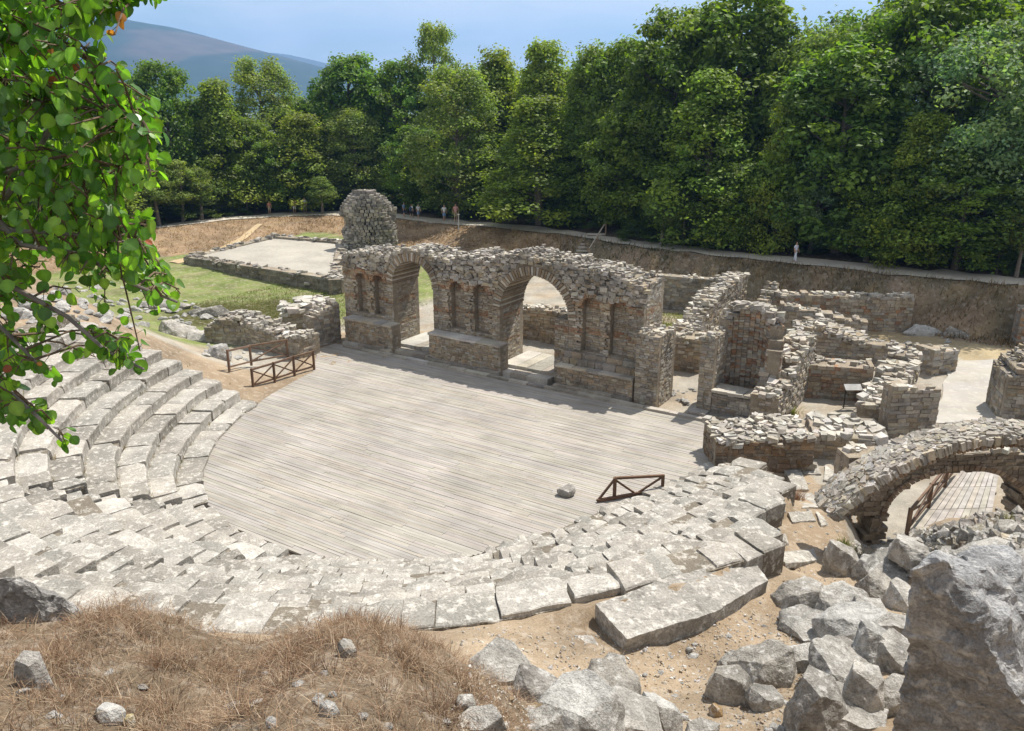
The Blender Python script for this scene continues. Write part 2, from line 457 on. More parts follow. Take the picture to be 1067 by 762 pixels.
# far mountain: two ridges beyond the wood
def ridge(name, prof, Y, depth, seed, cols):
    mb = MB(); n = 150; q = 26
    xs_ = [p[0] for p in prof]; ys_ = [p[1] for p in prof]
    x0, x1 = xs_[0], xs_[-1]
    for i in range(n + 1):
        xp = lerp(x0, x1, i / n); top = WY(xp, interp(xp, xs_, ys_), Y)
        for k in range(q + 1):
            s = k / q; a = math.sin(s * PI) ** .8
            yy = Y + (s - .5) * depth
            z = -3 + (top.z + 3) * a
            rg = fbm(i * .12 + seed, s * 5, seed, 5)
            z += (top.z * .06) * rg * (a < .96) * sstep(0, .3, a)
            if k == q // 2: z = top.z + top.z * .006 * rg
            mb.v.append((top.x, yy + rg * 25, z))
            m_ = sstep(.0, .35, fbm(i * .07 + seed, s * 4, seed + 4, 4))
            mb.c.append(mixc3(cols[0], cols[1], m_ if a > .55 else m_ * .2))
    for i in range(n):
        for k in range(q):
            a = i * (q + 1) + k; mb.f.append((a, a + q + 1, a + q + 2, a + 1))
    return tag(mb.build(name, plain_far, smooth=True), kind='structure')
plain_far = plain_mat('mountain_scrub', .02, .95, .0, .8, 1.15)
ridge('mountain', [(-420, 90), (-200, 34), (-60, 12), (40, 8), (100, 13), (140, 22), (180, 29), (230, 42), (290, 58), (350, 74), (460, 96), (620, 108)], 2600, 1500, 3, [(.030, .050, .040), (.085, .075, .065)])
ridge('hills', [(-100, 70), (120, 60), (240, 52), (300, 57), (340, 66), (400, 78), (560, 92), (760, 104)], 4600, 2200, 9, [(.04, .06, .05), (.08, .08, .07)])
# the air between: even pale haze
hz = MB(); hz.hexa([(-7000, -60, -4), (7000, -60, -4), (7000, 6500, -4), (-7000, 6500, -4), (-7000, -60, 520), (7000, -60, 520), (7000, 6500, 520), (-7000, 6500, 520)], (1, 1, 1))
hm, hnt, hout = new_mat('haze_air')
vp = hnt.nodes.new('ShaderNodeVolumePrincipled'); vp.inputs['Color'].default_value = (.26, .54, 1, 1); vp.inputs['Density'].default_value = 2.0e-4; vp.inputs['Anisotropy'].default_value = .2
hnt.links.new(vp.outputs[0], hout.inputs['Volume'])
tag(hz.build('haze', hm), kind='stuff')

# ------------------------------------------------------------------ the timber orchestra floor
def rim_poly():
    P = [PP(R0(t) + .10, t) for t in [134 + i * 3 for i in range(71)]]
    return [SUV(W(331, 364))] + [(SUV(p)) for p in P] + [SUV(W(757, 446))]
rim = rim_poly()
VB = -.32                                     # back edge in front of the stage wall kerb
def span(v):
    """u-range of the deck at depth v"""
    us = []
    n = len(rim)
    for i in range(n - 1):
        (u0, v0), (u1, v1) = rim[i], rim[i + 1]
        if (v0 > v) != (v1 > v): us.append(u0 + (u1 - u0) * (v - v0) / (v1 - v0))
    lo = min(us) if us else None; hi = max(us) if us else None
    if us and len(us) == 1:
        if us[0] < 8: hi = 22.4
        else: lo = rim[0][0]
    if not us and v > -2: lo, hi = rim[0][0], 22.4
    return lo, hi
db = MB(); bw = .135; v = VB
DECKC = (.335, .303, .26)
k = 0
while v > -17:
    lo, hi = span(v - bw / 2)
    if lo is None:
        v -= bw; continue
    hi = min(hi, 22.6 + (v) * .02); lo = max(lo, -2.4)
    u = lo
    while u < hi - .05:
        ln = R.uniform(2.6, 4.2); e = min(hi, u + ln)
        if hi - e < .4: e = hi
        dz = R.uniform(-.006, .006)
        db.box(lambda a, b, c: S(a, b, c), u + .004, e - .004, v - bw + .011, v, -.06, dz, cj(DECKC, .07), .002)
        u = e
    v -= bw
deck = empty('wooden_stage_floor', S(10, -6, 0), 'round floor of weathered grey planks filling the orchestra in front of the arched stage wall', 'stage floor')
db.build('plank_floor', M_DECK, deck)
jb = MB()
for i in range(9):
    v = VB - .6 - i * 1.4
    lo, hi = span(v)
    if lo is None: continue
    hi = min(hi, 22.4); lo = max(lo, -2.2)
    jb.box(lambda a, b, c: S(a, b, c), lo + .25, hi - .25, v - .05, v + .05, -.2, -.062, (.12, .09, .06))
jb.build('joist', M_WOOD, deck)

# ------------------------------------------------------------------ stone seats
# left end of every row, along the line by the fence
def left_end(i):
    f = i / 9.0
    p = W(lerp(281, 196, f), lerp(419, 333, f), .17 + RISE * i)
    return pol(p)[0]
SEATC = [(.40, .365, .315), (.35, .32, .275), (.43, .40, .35), (.29, .265, .225), (.37, .345, .30), (.33, .31, .27)]
def seat_block(r_of, t0, t1, depth, zt, h, rr, rough=.02, chip=.3):
    """one curved block; local profile with worn arris"""
    mb = MB()
    rm = r_of((t0 + t1) / 2); n = max(2, int(rm * RAD(abs(t1 - t0)) / .22))
    tl = rr.uniform(-.012, .012); tz = rr.uniform(-.025, .02); tw = rr.uniform(-.02, .02); sh = rr.uniform(-.03, .03)
    b = rr.uniform(.02, .05)
    prof = [(0.0, -h), (0.015, -h * .5), (0.0, -b * 1.2), (b * .35, -b * .3), (b * 1.3, 0), (depth * .3, .0), (depth * .55, -.006), (depth * .8, .0), (depth - b, -.004), (depth, -b), (depth, -h)]
    m = len(prof); kc = rr.uniform(.86, 1.1); col = tuple(x * kc for x in rr.choice(SEATC))
    gap = .014 / rm * 57.3
    sd_ = rr.uniform(0, 99)
    c0 = rr.random() < chip; c1 = rr.random() < chip; cs = rr.uniform(.05, .22)
    for i in range(n + 1):
        s = i / n; t = lerp(t0 + gap, t1 - gap, s)
        e = min(s, 1 - s) * n
        for k, (dr, dz) in enumerate(prof):
            dd = dr; z = zt + dz + tz + tl * (s - .5) * 2 + tw * (dr / depth - .5)
            if i in (0, n) and 2 <= k <= 9: z -= b * .6
            if k in (2, 3, 4):
                if (c0 and s < .3): z -= cs * (1 - s / .3) * .5; dd += cs * (1 - s / .3) * .5
                if (c1 and s > .75): z -= cs * (s - .75); dd += cs * (s - .75) * 2
            r = r_of(t) + dd + sh
            p = PP(r, t, z)
            nz = noise.noise_vector(p * 2.6 + Vector((sd_, 0, 0)))
            nz2 = noise.noise_vector(p * 7.0)
            p += nz * rough * (0.3 if dz <= -h * .9 else 1) + nz2 * rough * .5
            mb.v.append(tuple(p)); mb.c.append(col)
    for i in range(n):
        for k in range(m - 1):
            a = i * m + k; mb.f.append((a, a + 1, a + m + 1, a + m))
        mb.f.append((i * m + m - 1, i * m, (i + 1) * m, (i + 1) * m + m - 1))
    mb.f.append(tuple(range(m - 1, -1, -1))); mb.f.append(tuple(range(n * m, n * m + m)))
    return mb
STAIRS = [(220.2, 222.8), (246.2, 249.0), (276.2, 279.6)]
def stair_drift(k, i):
    return (0, 0, i * .55)[k]
def a_left(w, i):   # start / end angle of wedge w at row i
    if w == 0: return left_end(i), STAIRS[0][0]
    if w == 1: return STAIRS[0][1], STAIRS[1][0]
    if w == 2: return STAIRS[1][1], STAIRS[2][0] + i * .55
    return STAIRS[2][1] + i * .55, 343.5
WL = ['curving bank of stone seats between the wooden fence and the first stair',
      'narrow bank of worn stone seats between the two stairs left of the planked floor',
      'bank of pale stone seats at the bottom of the round floor, above the dry grass',
      'rough bank of broken stone seats on the right, ending at the dirt path']
for wi in range(4):
    rr = random.Random(40 + wi)
    cz = empty('seating_bank', PP(13, sum(a_left(wi, 3)) / 2, 1.2), WL[wi], 'stone seats')
    for i in range(NT):
        zt = .17 + RISE * i
        ta, tb = a_left(wi, i)
        # split where the row is preserved
        rf = lambda t, i=i: R0(t) + TREAD * i
        row = MB(); segs = []
        t = ta
        blocks = []
        while t < tb - .3:
            rm = rf(t)
            ln = rr.uniform(.9, 2.0) if wi == 0 else rr.uniform(.7, 1.5) if wi == 1 else rr.uniform(.5, 1.2) if wi == 2 else rr.uniform(.4, .95)
            if i == 0: ln *= .8
            e = t + ln / rm * 57.3
            if tb - e < 2.0: e = tb
            mid = (t + e) / 2
            if rf(mid) + .45 <= ROUT(mid): blocks.append((t, e))
            t = e
        if not blocks: continue
        # rubble backing under the blocks
        t0, t1 = blocks[0][0] + .25, blocks[-1][1] - .25; n = max(3, int((t1 - t0) / 2)); mm = 4
        h = RISE + .02 if i else .3
        for q in range(n + 1):
            tt = lerp(t0, t1, q / n); r = rf(tt)
            for (dr, z) in ((.07, zt - h - .25), (.07, zt - .09), (TREAD + .06, zt - .09), (TREAD + .06, zt - h - .25)):
                row.v.append(tuple(PP(r + dr, tt, z))); row.c.append((.20, .17, .13))
        for q in range(n):
            for k in range(3): a = q * 4 + k; row.f.append((a, a + 1, a + 5, a + 4))
        row.f.append((0, 1, 2, 3)); row.f.append((n * 4 + 3, n * 4 + 2, n * 4 + 1, n * 4))
        ro = row.build('seat_row', M_SEAT, cz)
        for (t0, t1) in blocks:
            mid = (t0 + t1) / 2
            if rr.random() < (.02 if wi < 3 else .05) + (.25 if i == 9 else 0): continue
            dz = rr.uniform(-.03, .02) if wi < 2 else rr.uniform(-.045, .02) if wi == 2 else rr.uniform(-.05, .04)
            gapk = 0
            d = TREAD + .05
            if wi == 3 and rr.random() < .25: t1 = t1 - rr.uniform(.1, .5)
            if wi < 3 and rr.random() < .06: t1 = t1 - rr.uniform(.2, .7)
            mb = seat_block(rf, t0, t1, d, zt + dz, h, rr, .024 if wi < 2 else .034 if wi == 2 else .042, .4 if wi < 3 else .6)
            mb.build('seat_block', M_SEAT, ro, smooth=False)
SL = ['worn stone stair between the two left seat banks', 'stone stair left of the bottom seat bank, its steps casting dark notches', 'long stone stair right of the bottom seat bank, its steps worn into small notches']
for k, (ta, tb) in enumerate(STAIRS):
    rr = random.Random(60 + k)
    so_ = empty('stone_stair', PP(12, (ta + tb) / 2, .8), SL[k], 'stair')
    for i in range(NT):
        for hf in (0, 1):
            z = -.13 + RISE * i + hf * RISE / 2
            dr = stair_drift(k, i + hf * .5)
            rf = lambda t, i=i, hf=hf: R0(t) + TREAD * i - .02 + hf * TREAD / 2 - TREAD / 2 + .2
            d = TREAD / 2 + .12
            if i == 0 and hf == 0: continue
            seat_block(rf, ta + dr + .1, tb + dr - .1, d, z, RISE * .8, rr, .025, .6).build('step', M_SEAT, so_)
# ------------------------------------------------------------------ masonry
def masonry(mb, fr, L, top, T, z0=0.0, ch=(.11, .2), sl=(.18, .5), pal=TAN, palf=None, skip=None, rec=None, jit=.018, pro=.03, caps=1.0, cap_pal=None, cap_s=(.12, .34), back=True, rr=None, mort=MORTAR, brk=None):
    """coursed rubble: every stone its own box, proud of a mortar core"""
    rr = rr or R
    zmax = max(top(L * i / 40) for i in range(41)); z = z0
    cap_pal = cap_pal or LIME
    edge = {}
    while z < zmax - .04:
        c = rr.uniform(*ch); u = 0.0
        while u < L - .02:
            s = rr.uniform(*sl); e = u + s
            if L - e < sl[0] * .7: e = L
            if brk:
                for q in brk:
                    if u + .005 < q < e + .07: e = q; break
            uc, zc = (u + e) / 2, z + c / 2
            if zc < top(uc) and not (skip and skip(uc, zc)):
                d = rec(uc, zc) if rec else 0.0
                pl = palf(uc, zc) if palf else pal
                o = rr.uniform(-pro, pro)
                dep = min(.35, (T - d) * .45)
                mb.box(fr, u + .008, e - .008, d - o, d + dep, z + .007, z + c - .007, cj(rr.choice(pl), .14, rr), jit, rr)
                mb.box(fr, u, e, d + .03, T - .03, z, z + c + .001, cj(mort, .08, rr), 0)
                if back:
                    mb.box(fr, u + .008, e - .008, T - dep, T + rr.uniform(-pro, pro), z + .007, z + c - .007, cj(rr.choice(pl), .14, rr), jit, rr)
                # returns at free ends
                for (un, sg) in ((u - .05, -1), (e + .05, 1)):
                    if un < 0 or un > L or (skip and skip(un, zc)) or zc > top(min(max(un, 0), L)):
                        v = d + dep * .9
                        while v < T - dep * .9:
                            v2 = min(T - dep * .85, v + rr.uniform(*sl))
                            o2 = rr.uniform(0, pro)
                            ue = (u, e)[sg > 0]
                            a, b = (ue - o2, ue + .15) if sg < 0 else (ue - .15, ue + o2)
                            mb.box(fr, a, b, v + .008, v2 - .008, z + .007, z + c - .007, cj(rr.choice(pl), .14, rr), jit, rr)
                            v = v2
                edge[round(uc / .25)] = max(edge.get(round(uc / .25), 0), z + c)
            u = e
        z += c
    # loose crown of rubble
    n = int(L * T * 15 * caps)
    for _ in range(n):
        u = rr.uniform(.02, L - .02); vv = rr.uniform(.0, T)
        d = rec(u, top(u) - .1) if rec else 0
        if vv < d: continue
        kk = round(u / .25)
        zt = edge.get(kk) or edge.get(kk - 1) or edge.get(kk + 1)
        if not zt: continue
        a, b, h = rr.uniform(*cap_s) * .44, rr.uniform(*cap_s) * .38, rr.uniform(.06, .17) * (.7 + cap_s[1])
        an = rr.uniform(0, PI); ca, sa = math.cos(an), math.sin(an)
        zz = zt - .05 + rr.uniform(-.03, .06)
        tx, ty = rr.uniform(-.13, .13), rr.uniform(-.13, .13)
        mb.box(lambda p, q, w: fr(u + p * ca - q * sa, vv + p * sa + q * ca, zz + w + p * tx + q * ty), -a, a, -b, b, -.02, h, cj(rr.choice(cap_pal), .2, rr), min(a, b) * .34, rr)

def wall_frame(a, b):
    a = Vector((a[0], a[1], 0)); b = Vector((b[0], b[1], 0))
    e = (b - a).normalized(); n = Vector((-e.y, e.x, 0))
    if n.y < 0: n = -n
    return (lambda u, v, z: a + e * u + n * v + Vector((0, 0, z))), (b - a).length
def wall(name, label, cat, a, b, hs, T, pal=TAN, group=None, seed=0, z0=-.15, part=None, **k):
    """hs: height profile as list of (fraction, height)"""
    rr = random.Random(seed); mb = MB(); fr, L = wall_frame(a, b)
    f = lambda u: interp(u / L, [h[0] for h in hs], [h[1] for h in hs]) + .10 * fbm(u * 1.7, seed * 3.1)
    masonry(mb, fr, L, f, T, z0, pal=pal, rr=rr, **k)
    o = mb.build(name, M_WALL)
    return tag(o, label, cat, group)
def hp(p, y): return ztop(p, y)

# ---- the stage wall
UL = u_of(362, .6)
V0, TW = .6, 2.15
UR = 17.3
_tp = [(362, 268), (376, 260), (392, 259), (415, 262), (432, 257), (450, 258), (470, 264), (500, 264), (525, 266), (548, 260), (565, 263), (590, 270), (620, 276), (645, 283), (668, 292), (690, 306)]
_tu = [u_of(x, 1.3) for x, y in _tp]; _tzz = [ztop(S(u_of(x, 1.3), 1.3, 0), y) - .12 for x, y in _tp]
def top_main(u): return interp(u, _tu, _tzz) + .12 * fbm(u * 1.3, 2.2) + .07 * fbm(u * 4, 7)
A1 = (u_of(412, V0), u_of(453, V0)); A2 = (u_of(521, V0), u_of(591, V0))
J2R = u_of(577, V0)
def arch_par(A, yap):
    c = (A[0] + A[1]) / 2; r = (A[1] - A[0]) / 2; za = ztop(S(c, V0, 0), yap)
    return c, r, za - r
C1, R1, Z1 = arch_par(A1, 272); C2, R2, Z2 = arch_par(A2, 287)
print('ARCH', A1, C1, R1, Z1, A2, C2, R2, Z2, J2R)
RING = .42
def in_arch(u, z, ring=RING):
    for (c, r, zs) in ((C1, R1, Z1), (C2, R2, Z2)):
        if z >= zs and math.hypot(u - c, z - zs) < r + ring: return True
    return False
def skip_main(u, z):
    if in_arch(u, z): return True
    if z < Z1 and A1[0] < u < A1[1]: return True
    if z < Z2 and A2[0] < u < J2R: return True
    return False
# niche bays: (u0,u1,zbottom,zspring,depth)
def niches():
    out = []
    b1a, b1b = UL + .35, A1[0] - .1
    w_ = (b1b - b1a)
    out.append((b1a + .30 * w_ - .35, b1a + .30 * w_ + .38, 1.75, 3.6)); out.append((b1a + .70 * w_ - .35, b1a + .70 * w_ + .4, 1.75, 3.6))
    b, e = A1[1], A2[0]; w_ = e - b
    out.append((b + .38 * w_ - .46, b + .38 * w_ + .42, 1.75, 3.75)); out.append((b + .72 * w_ - .42, b + .72 * w_ + .46, 1.75, 3.75))
    b, e = A2[1] - .2, UR - .2; w_ = e - b
    out.append((b + .36 * w_ - .46, b + .36 * w_ + .46, 1.7, 3.85)); out.append((b + .74 * w_ - .46, b + .74 * w_ + .46, 1.7, 3.85))
    return out
NI = niches()
def in_niche(u, z):
    for (a, b, z0, zs) in NI:
        if a < u < b and z0 < z < zs: return 1
        c, r = (a + b) / 2, (b - a) / 2
        if z >= zs and math.hypot(u - c, z - zs) < r: return 2
    return 0
def rec_main(u, z):
    k = in_niche(u, z)
    if k: return .42
    if z > 4.45: return .06 + .16 * max(-1, fbm(u * 2.2, z * 2.2, 4)) - (.18 if u > 16.2 else 0)
    if 3.9 < z <= 4.15: return -.06
    # shallow panel between pilasters
    for (a, b, z0, zs) in NI:
        if a - .12 < u < b + .12 and z0 < z < zs + .35: return .10
    return 0.0
def pal_main(u, z):
    if z > 4.3: return GREY + LIME[:2]
    kz = z % 1.25
    if kz < .28 and z > .4: return BRICK + TAN[:2]
    for (a, b, z0, zs) in NI:
        if z >= zs - .1 and abs(u - (a + b) / 2) < (b - a) / 2 + .2 and z < zs + .65: return BRICK
    return TAN + LIME[3:5] + GREY[:1]
rr = random.Random(5)
sw = empty('stage_wall', S(8.5, 1.3, 0), 'long ruined stage wall of brown stone with two round arches and niches', 'ruined wall')
mb = MB()
shift = lambda u, v, z: S(UL + u, V0 + v, z)
masonry(mb, shift, UR - UL, lambda u: top_main(u + UL), TW, -.1, ch=(.07, .13), sl=(.12, .36), palf=lambda u, z: pal_main(u + UL, z), skip=lambda u, z: skip_main(u + UL, z), rec=lambda u, z: rec_main(u + UL, z), jit=.010, pro=.014, brk=sorted([x - UL for n_ in NI for x in n_[:2]] + [x - UL for x in (A1[0], A1[1], A2[0], J2R, A2[1])]), caps=2.2, cap_pal=LIME + GREY + GREY, cap_s=(.1, .3), rr=rr)
# rough knobbly upper masonry
for _ in range(1500):
    u = rr.uniform(UL, UR + .2); z = rr.uniform(4.2, 5.9)
    if z > top_main(u) or in_arch(u, z, RING + .1): continue
    s_ = rr.uniform(.05, .13); v_ = V0 + rec_main(u, z)
    mb.box(lambda a, b, c: S(u + a, v_ + b, z + c), -s_ * 1.3, s_ * 1.3, -rr.uniform(.03, .14), .1, -s_ * .7, s_ * .7, cj(rr.choice(GREY + LIME + TAN[:2]), .18, rr), s_ * .35, rr)
mb.build('wall_body', M_WALL, sw)
# overhang at the right end
for (nm, c, r, zs, n) in (('arch_ring', C1, R1, Z1, 34), ('arch_ring', C2, R2, Z2, 44)):
    mb = MB()
    for k in range(n):
        a0, a1 = PI * k / n, PI * (k + 1) / n
        br = k % 2
        o = rr.uniform(.02, .07); ro = r + RING * rr.uniform(.88, 1.0)
        ga = .008
        P = []
        for v in (V0 - o, V0 + TW + .05):
            for (rad, an) in ((r - rr.uniform(0, .03), a0 + ga), (r - rr.uniform(0, .03), a1 - ga), (ro, a1 - ga), (ro, a0 + ga)):
                P.append(S(c - rad * math.cos(an), v, zs + rad * math.sin(an)))
        # mb wants (bottom quad, top quad)
        mb.hexa(P, cj(rr.choice(LIME[3:] + TAN[3:] if br else [(.30, .22, .14), (.25, .19, .13)]), .15, rr))
    m2 = 24
    for k in range(m2):
        a0, a1 = PI * k / m2, PI * (k + 1) / m2; P = []
        for v in (V0 + .03, V0 + TW):
            for (rad, an) in ((r + .02, a0), (r + .02, a1), (r + RING + .12, a1), (r + RING + .12, a0)):
                P.append(S(c - rad * math.cos(an), v, zs + rad * math.sin(an)))
        mb.hexa(P, MORTAR)
    mb.build(nm, M_WALL, sw, fix=True)
# relieving brick hoods over the niches
mb = MB()
for (a, b, z0, zs) in NI:
    c, r = (a + b) / 2, (b - a) / 2
    n = 14
    for k in range(n):
        a0, a1 = PI * k / n + .02, PI * (k + 1) / n - .02; P = []
        for v in (V0 - .05, V0 + .3):
            for (rad, an) in ((r, a0), (r, a1), (r + .2, a1), (r + .2, a0)): P.append(S(c - rad * math.cos(an), v, zs + rad * math.sin(an)))
        mb.hexa(P, cj(rr.choice(BRICK), .12, rr))
mb.build('niche_hood', M_WALL, sw, fix=True)
# podium benches in front of each bay
def podium(u0, u1, zt, vf, nm='podium', pal=TAN, two=False):
    mb = MB(); L = u1 - u0
    masonry(mb, lambda u, v, z: S(u0 + u, vf + v, z), L, lambda u: zt - .08 + .03 * fbm(u * 2, zt), V0 - vf - .03 + .02, -.1, ch=(.08, .14), sl=(.14, .36), pal=TAN + BRICK[3:], jit=.012, pro=.02, caps=0, back=False, rr=rr)
    u = 0
    while u < L - .05:
        e = min(L, u + rr.uniform(.5, 1.1))
        if L - e < .3: e = L
        mb.box(lambda a, b, c: S(u0 + a, vf + b, c), u - .03, e - .01, -.07, V0 - vf - .035, zt - .07, zt + .03, cj(rr.choice(LIME + GREY[:1]), .1, rr), .02, rr); u = e
    # plinth
    u = 0
    while u < L - .05:
        e = min(L, u + rr.uniform(.6, 1.4))
        if L - e < .3: e = L
        mb.box(lambda a, b, c: S(u0 + a, vf + b, c), u - .05, e - .01, -.22, .06, -.1, .22, cj(rr.choice(GREY + LIME[3:]), .1, rr), .02, rr); u = e
    return mb.build(nm, M_WALL, sw)
podium(u_of(362, 0), u_of(411, 0), 1.5, -.12)
podium(u_of(449, 0), u_of(523, 0), 1.5, -.12)
podium(u_of(581, 0), u_of(659, 0), 1.1, -.12)
mb = MB()   # second step on the right bench
b0, b1 = u_of(586, .2), u_of(660, .2)
for (za, zb, va, vb) in ((1.13, 1.42, .18, .58), (1.42, 1.68, .36, .58)):
    u = b0
    while u < b1:
        e = min(b1, u + rr.uniform(.35, .8)); mb.box(lambda a, b, c: S(a, b, c), u, e - .02, va, vb, za - .02, zb, cj(rr.choice(TAN + GREY), .1, rr), .025, rr); u = e
mb.build('bench_step', M_WALL, sw)
mb = MB()   # raised thresholds in the two openings
for (ua, ub) in ((A1[0], A1[1]), (A2[0], J2R)):
    for (va, vb_, zt_) in ((V0 - .55, V0 + .1, .2), (V0 + .1, V0 + TW + .5, .36)):
        u = ua + .02
        while u < ub - .04:
            e = min(ub - .02, u + rr.uniform(.5, 1.0)); mb.box(lambda a, b, c: S(a, b, c), u, e - .012, va, vb_ - .012, -.1, zt_ + rr.uniform(-.015, .015), cj(rr.choice(LIME + GREY[:1]), .1, rr), .012, rr); u = e
mb.build('threshold', M_WALL, sw)
# square pier closing the right end
mb = MB(); up0, up1 = u_of(661, .05), u_of(661, .05) + 1.05
masonry(mb, lambda u, v, z: S(up0 + u, -.05 + v, z), up1 - up0, lambda u: 3.15 + .1 * fbm(u * 2, 1), 1.9, -.1, ch=(.08, .13), sl=(.14, .34), pal=TAN + GREY + LIME[3:], jit=.012, pro=.025, caps=1.2, rr=rr)
mb.build('end_pier', M_WALL, sw)
# jamb stones of arch 1 (battered inner pier) and threshold kerb
kb = MB(); u = u_of(362, -.3)
while u < 22.0:
    e = u + rr.uniform(.9, 1.9)
    kb.box(lambda a, b, c: S(a, b, c), u, e - .015, -.62, -.34, -.12, .10 + rr.uniform(-.015, .03), cj(rr.choice(GREY + LIME), .1, rr), .02, rr); u = e
tag(kb.build('stone_kerb', M_WALL), 'low kerb of grey stones along the foot of the stage wall, edging the planks', 'kerb')

# ---- ruins round the stage, front line as (pixel, pixel), heights from the image
def P_(x, y, z=0): return W(x, y, z)
RB = TAN + LIME[3:] + GREY[:2]
def pwall(name, label, cat, pa, pb, ya, yb, T, pal=RB, seed=0, z=0, mid=None, **k):
    a, b = P_(*pa, z), P_(*pb, z)
    hs = [(0, hp(a, ya))] + [(f, hp(a.lerp(b, f), y)) for f, y in (mid or [])] + [(1, hp(b, yb))]
    k.setdefault('z0', -.2)
    return wall(name, label, cat, a, b, hs, T, pal, None, seed, **k)
# left of the stage wall
pwall('wall_stub', 'stout rubble stub against the left end of the stage wall', 'ruined wall', (328, 361), (356, 355), 331, 316, 1.0, seed=1, caps=1.6, cap_pal=LIME + GREY)
pwall('low_wall', 'low broken wall topped with flat pale slabs, behind the stub left of the stage wall', 'ruined wall', (297, 343), (350, 338), 326, 316, 2.2, seed=2, caps=1.0, cap_pal=[LIME[2], LIME[0]], cap_s=(.3, .8))
pwall('rubble_ridge', 'sloping ridge of pale rubble falling towards the wooden fence', 'ruined wall', (232, 352), (312, 374), 332, 354, 1.4, seed=3, mid=[(.15, 329), (.5, 341), (.8, 351)], caps=2.5, cap_pal=LIME + GREY, cap_s=(.15, .45))
vb = SUV(W(565, 357))[1]
zb_ = hp(S(11.5, vb, 0), 330)
wall('crossing_wall', 'low brown wall crossing behind the stage wall, seen through the arches', 'ruined wall', S(2.5, vb, 0), S(15.0, vb, 0), [(0, zb_ * .7), (.5, zb_), (1, zb_)], .9, TAN + BRICK[3:], None, 41, caps=1.8, cap_pal=LIME)
pwall('rubble_lump', 'rounded lump of rubble masonry above the left seats', 'ruined wall', (214, 356), (256, 358), 343, 338, 1.5, seed=42, mid=[(.35, 334), (.75, 333)], caps=2.5, cap_pal=GREY + LIME)
# right: niche building
a0 = S(20.1, .3, 0)
nb = empty('niche_building', S(21.6, 1.3, 0), 'ruined niche with a curved back and broken top, right of the stage wall', 'ruined niche')
rr = random.Random(8)
mb = MB(); zt = hp(S(20.3, .4, 0), 349)
masonry(mb, lambda u, v, z: S(20.05 + u, .3 + v, z), .62, lambda u: zt - .05, 2.6, -.1, ch=(.08, .14), sl=(.14, .34), pal=RB, jit=.014, pro=.025, caps=.8, cap_pal=LIME, rr=rr)
mb.build('side_pier', M_WALL, nb)
mb = MB()      # curved back with stepped brick courses
cu, cv, cr_ = 21.55, 1.35, .95; za = hp(S(21.5, 2.3, 0), 322)
z = -.1
while z < za:
    c = rr.uniform(.09, .15); n = 13
    for k in range(n):
        an0, an1 = PI * k / n, PI * (k + 1) / n
        f = 1 - abs(k - 6) / 6.0
        if z > lerp(2.6, za, min(1, f * 1.6 + .1)) + rr.uniform(-.2, .15): continue
        o = rr.uniform(-.03, .03); P = []
        for zz in (z + .006, z + c - .006):
            for (rad, an) in ((cr_ + o, an0 + .012), (cr_ + o, an1 - .012), (cr_ + .62, an1 - .012), (cr_ + .62, an0 + .012)): P.append(S(cu + rad * math.cos(an), cv + rad * math.sin(an), zz) + Vector([rr.uniform(-.012, .012) for _ in range(3)]))
        mb.hexa(P, cj(rr.choice(RB if rr.random() < .7 else BRICK), .14, rr))
        P = []
        for zz in (z, z + c):
            for (rad, an) in ((cr_ + .06, an0), (cr_ + .06, an1), (cr_ + .56, an1), (cr_ + .56, an0)): P.append(S(cu + rad * math.cos(an), cv + rad * math.sin(an), zz))
        mb.hexa(P, MORTAR)
    z += c
for _ in range(90):
    an = rr.uniform(.6, 2.5); rad = cr_ + rr.uniform(0, .6); s_ = rr.uniform(.08, .2)
    an_ = rr.uniform(0, 3)
    f = 1 - abs(an - PI / 2) / (PI / 2); z = lerp(2.6, za, min(1, f * 1.6 + .1)) + rr.uniform(-.1, .12)
    q = (cu + rad * math.cos(an), cv + rad * math.sin(an))
    mb.box(lambda a, b, c: S(q[0] + a, q[1] + b, z + c), -s_, s_, -s_ * .8, s_ * .8, -.06, .1, cj(rr.choice(LIME + GREY), .15, rr), .05, rr)
mb.build('curved_back', M_WALL, nb, fix=True)
mb = MB()
masonry(mb, lambda u, v, z: S(20.68 + u, .35 + v, z), 1.75, lambda u: 1.0, .95, -.1, ch=(.09, .15), sl=(.2, .45), pal=TAN + GREY, jit=.014, pro=.02, caps=0, back=False, rr=rr)
for (ua, ub) in ((0, .7), (.7, 1.35), (1.35, 1.78)):
    mb.box(lambda a, b, c: S(20.66 + a, .3 + b, c), ua, ub - .02, -.06, 1.0, 1.02, 1.14, cj(rr.choice(LIME), .08, rr), .03, rr)
mb.build('bench', M_WALL, nb)
mb = MB()
wt = lambda v: lerp(1.35, 2.75, min(1, max(0, (v - .6) / 4.2)))
# right arm runs back; use u<->v swapped frame
masonry(mb, lambda u, v, z: S(23.55 - v, -.05 + u, z), 5.6, lambda u: interp(u, [0, 1.2, 2.0, 4.2, 5.6], [1.35, 1.6, 2.0, 2.75, 2.7]) + .08 * fbm(u * 2, 6), 1.15, -.1, ch=(.09, .16), sl=(.16, .42), pal=RB, jit=.016, pro=.03, caps=1.5, cap_pal=LIME, cap_s=(.18, .45), rr=rr)
mb.build('side_arm', M_WALL, nb)
mb = MB(); u = 19.9
while u < 23.4:
    e = u + rr.uniform(.6, 1.2); mb.box(lambda a, b, c: S(a, b, c), u, e - .02, -.28, .26, -.1, .2, cj(rr.choice(GREY), .12, rr), .03, rr); u = e
mb.build('plinth', M_WALL, nb)
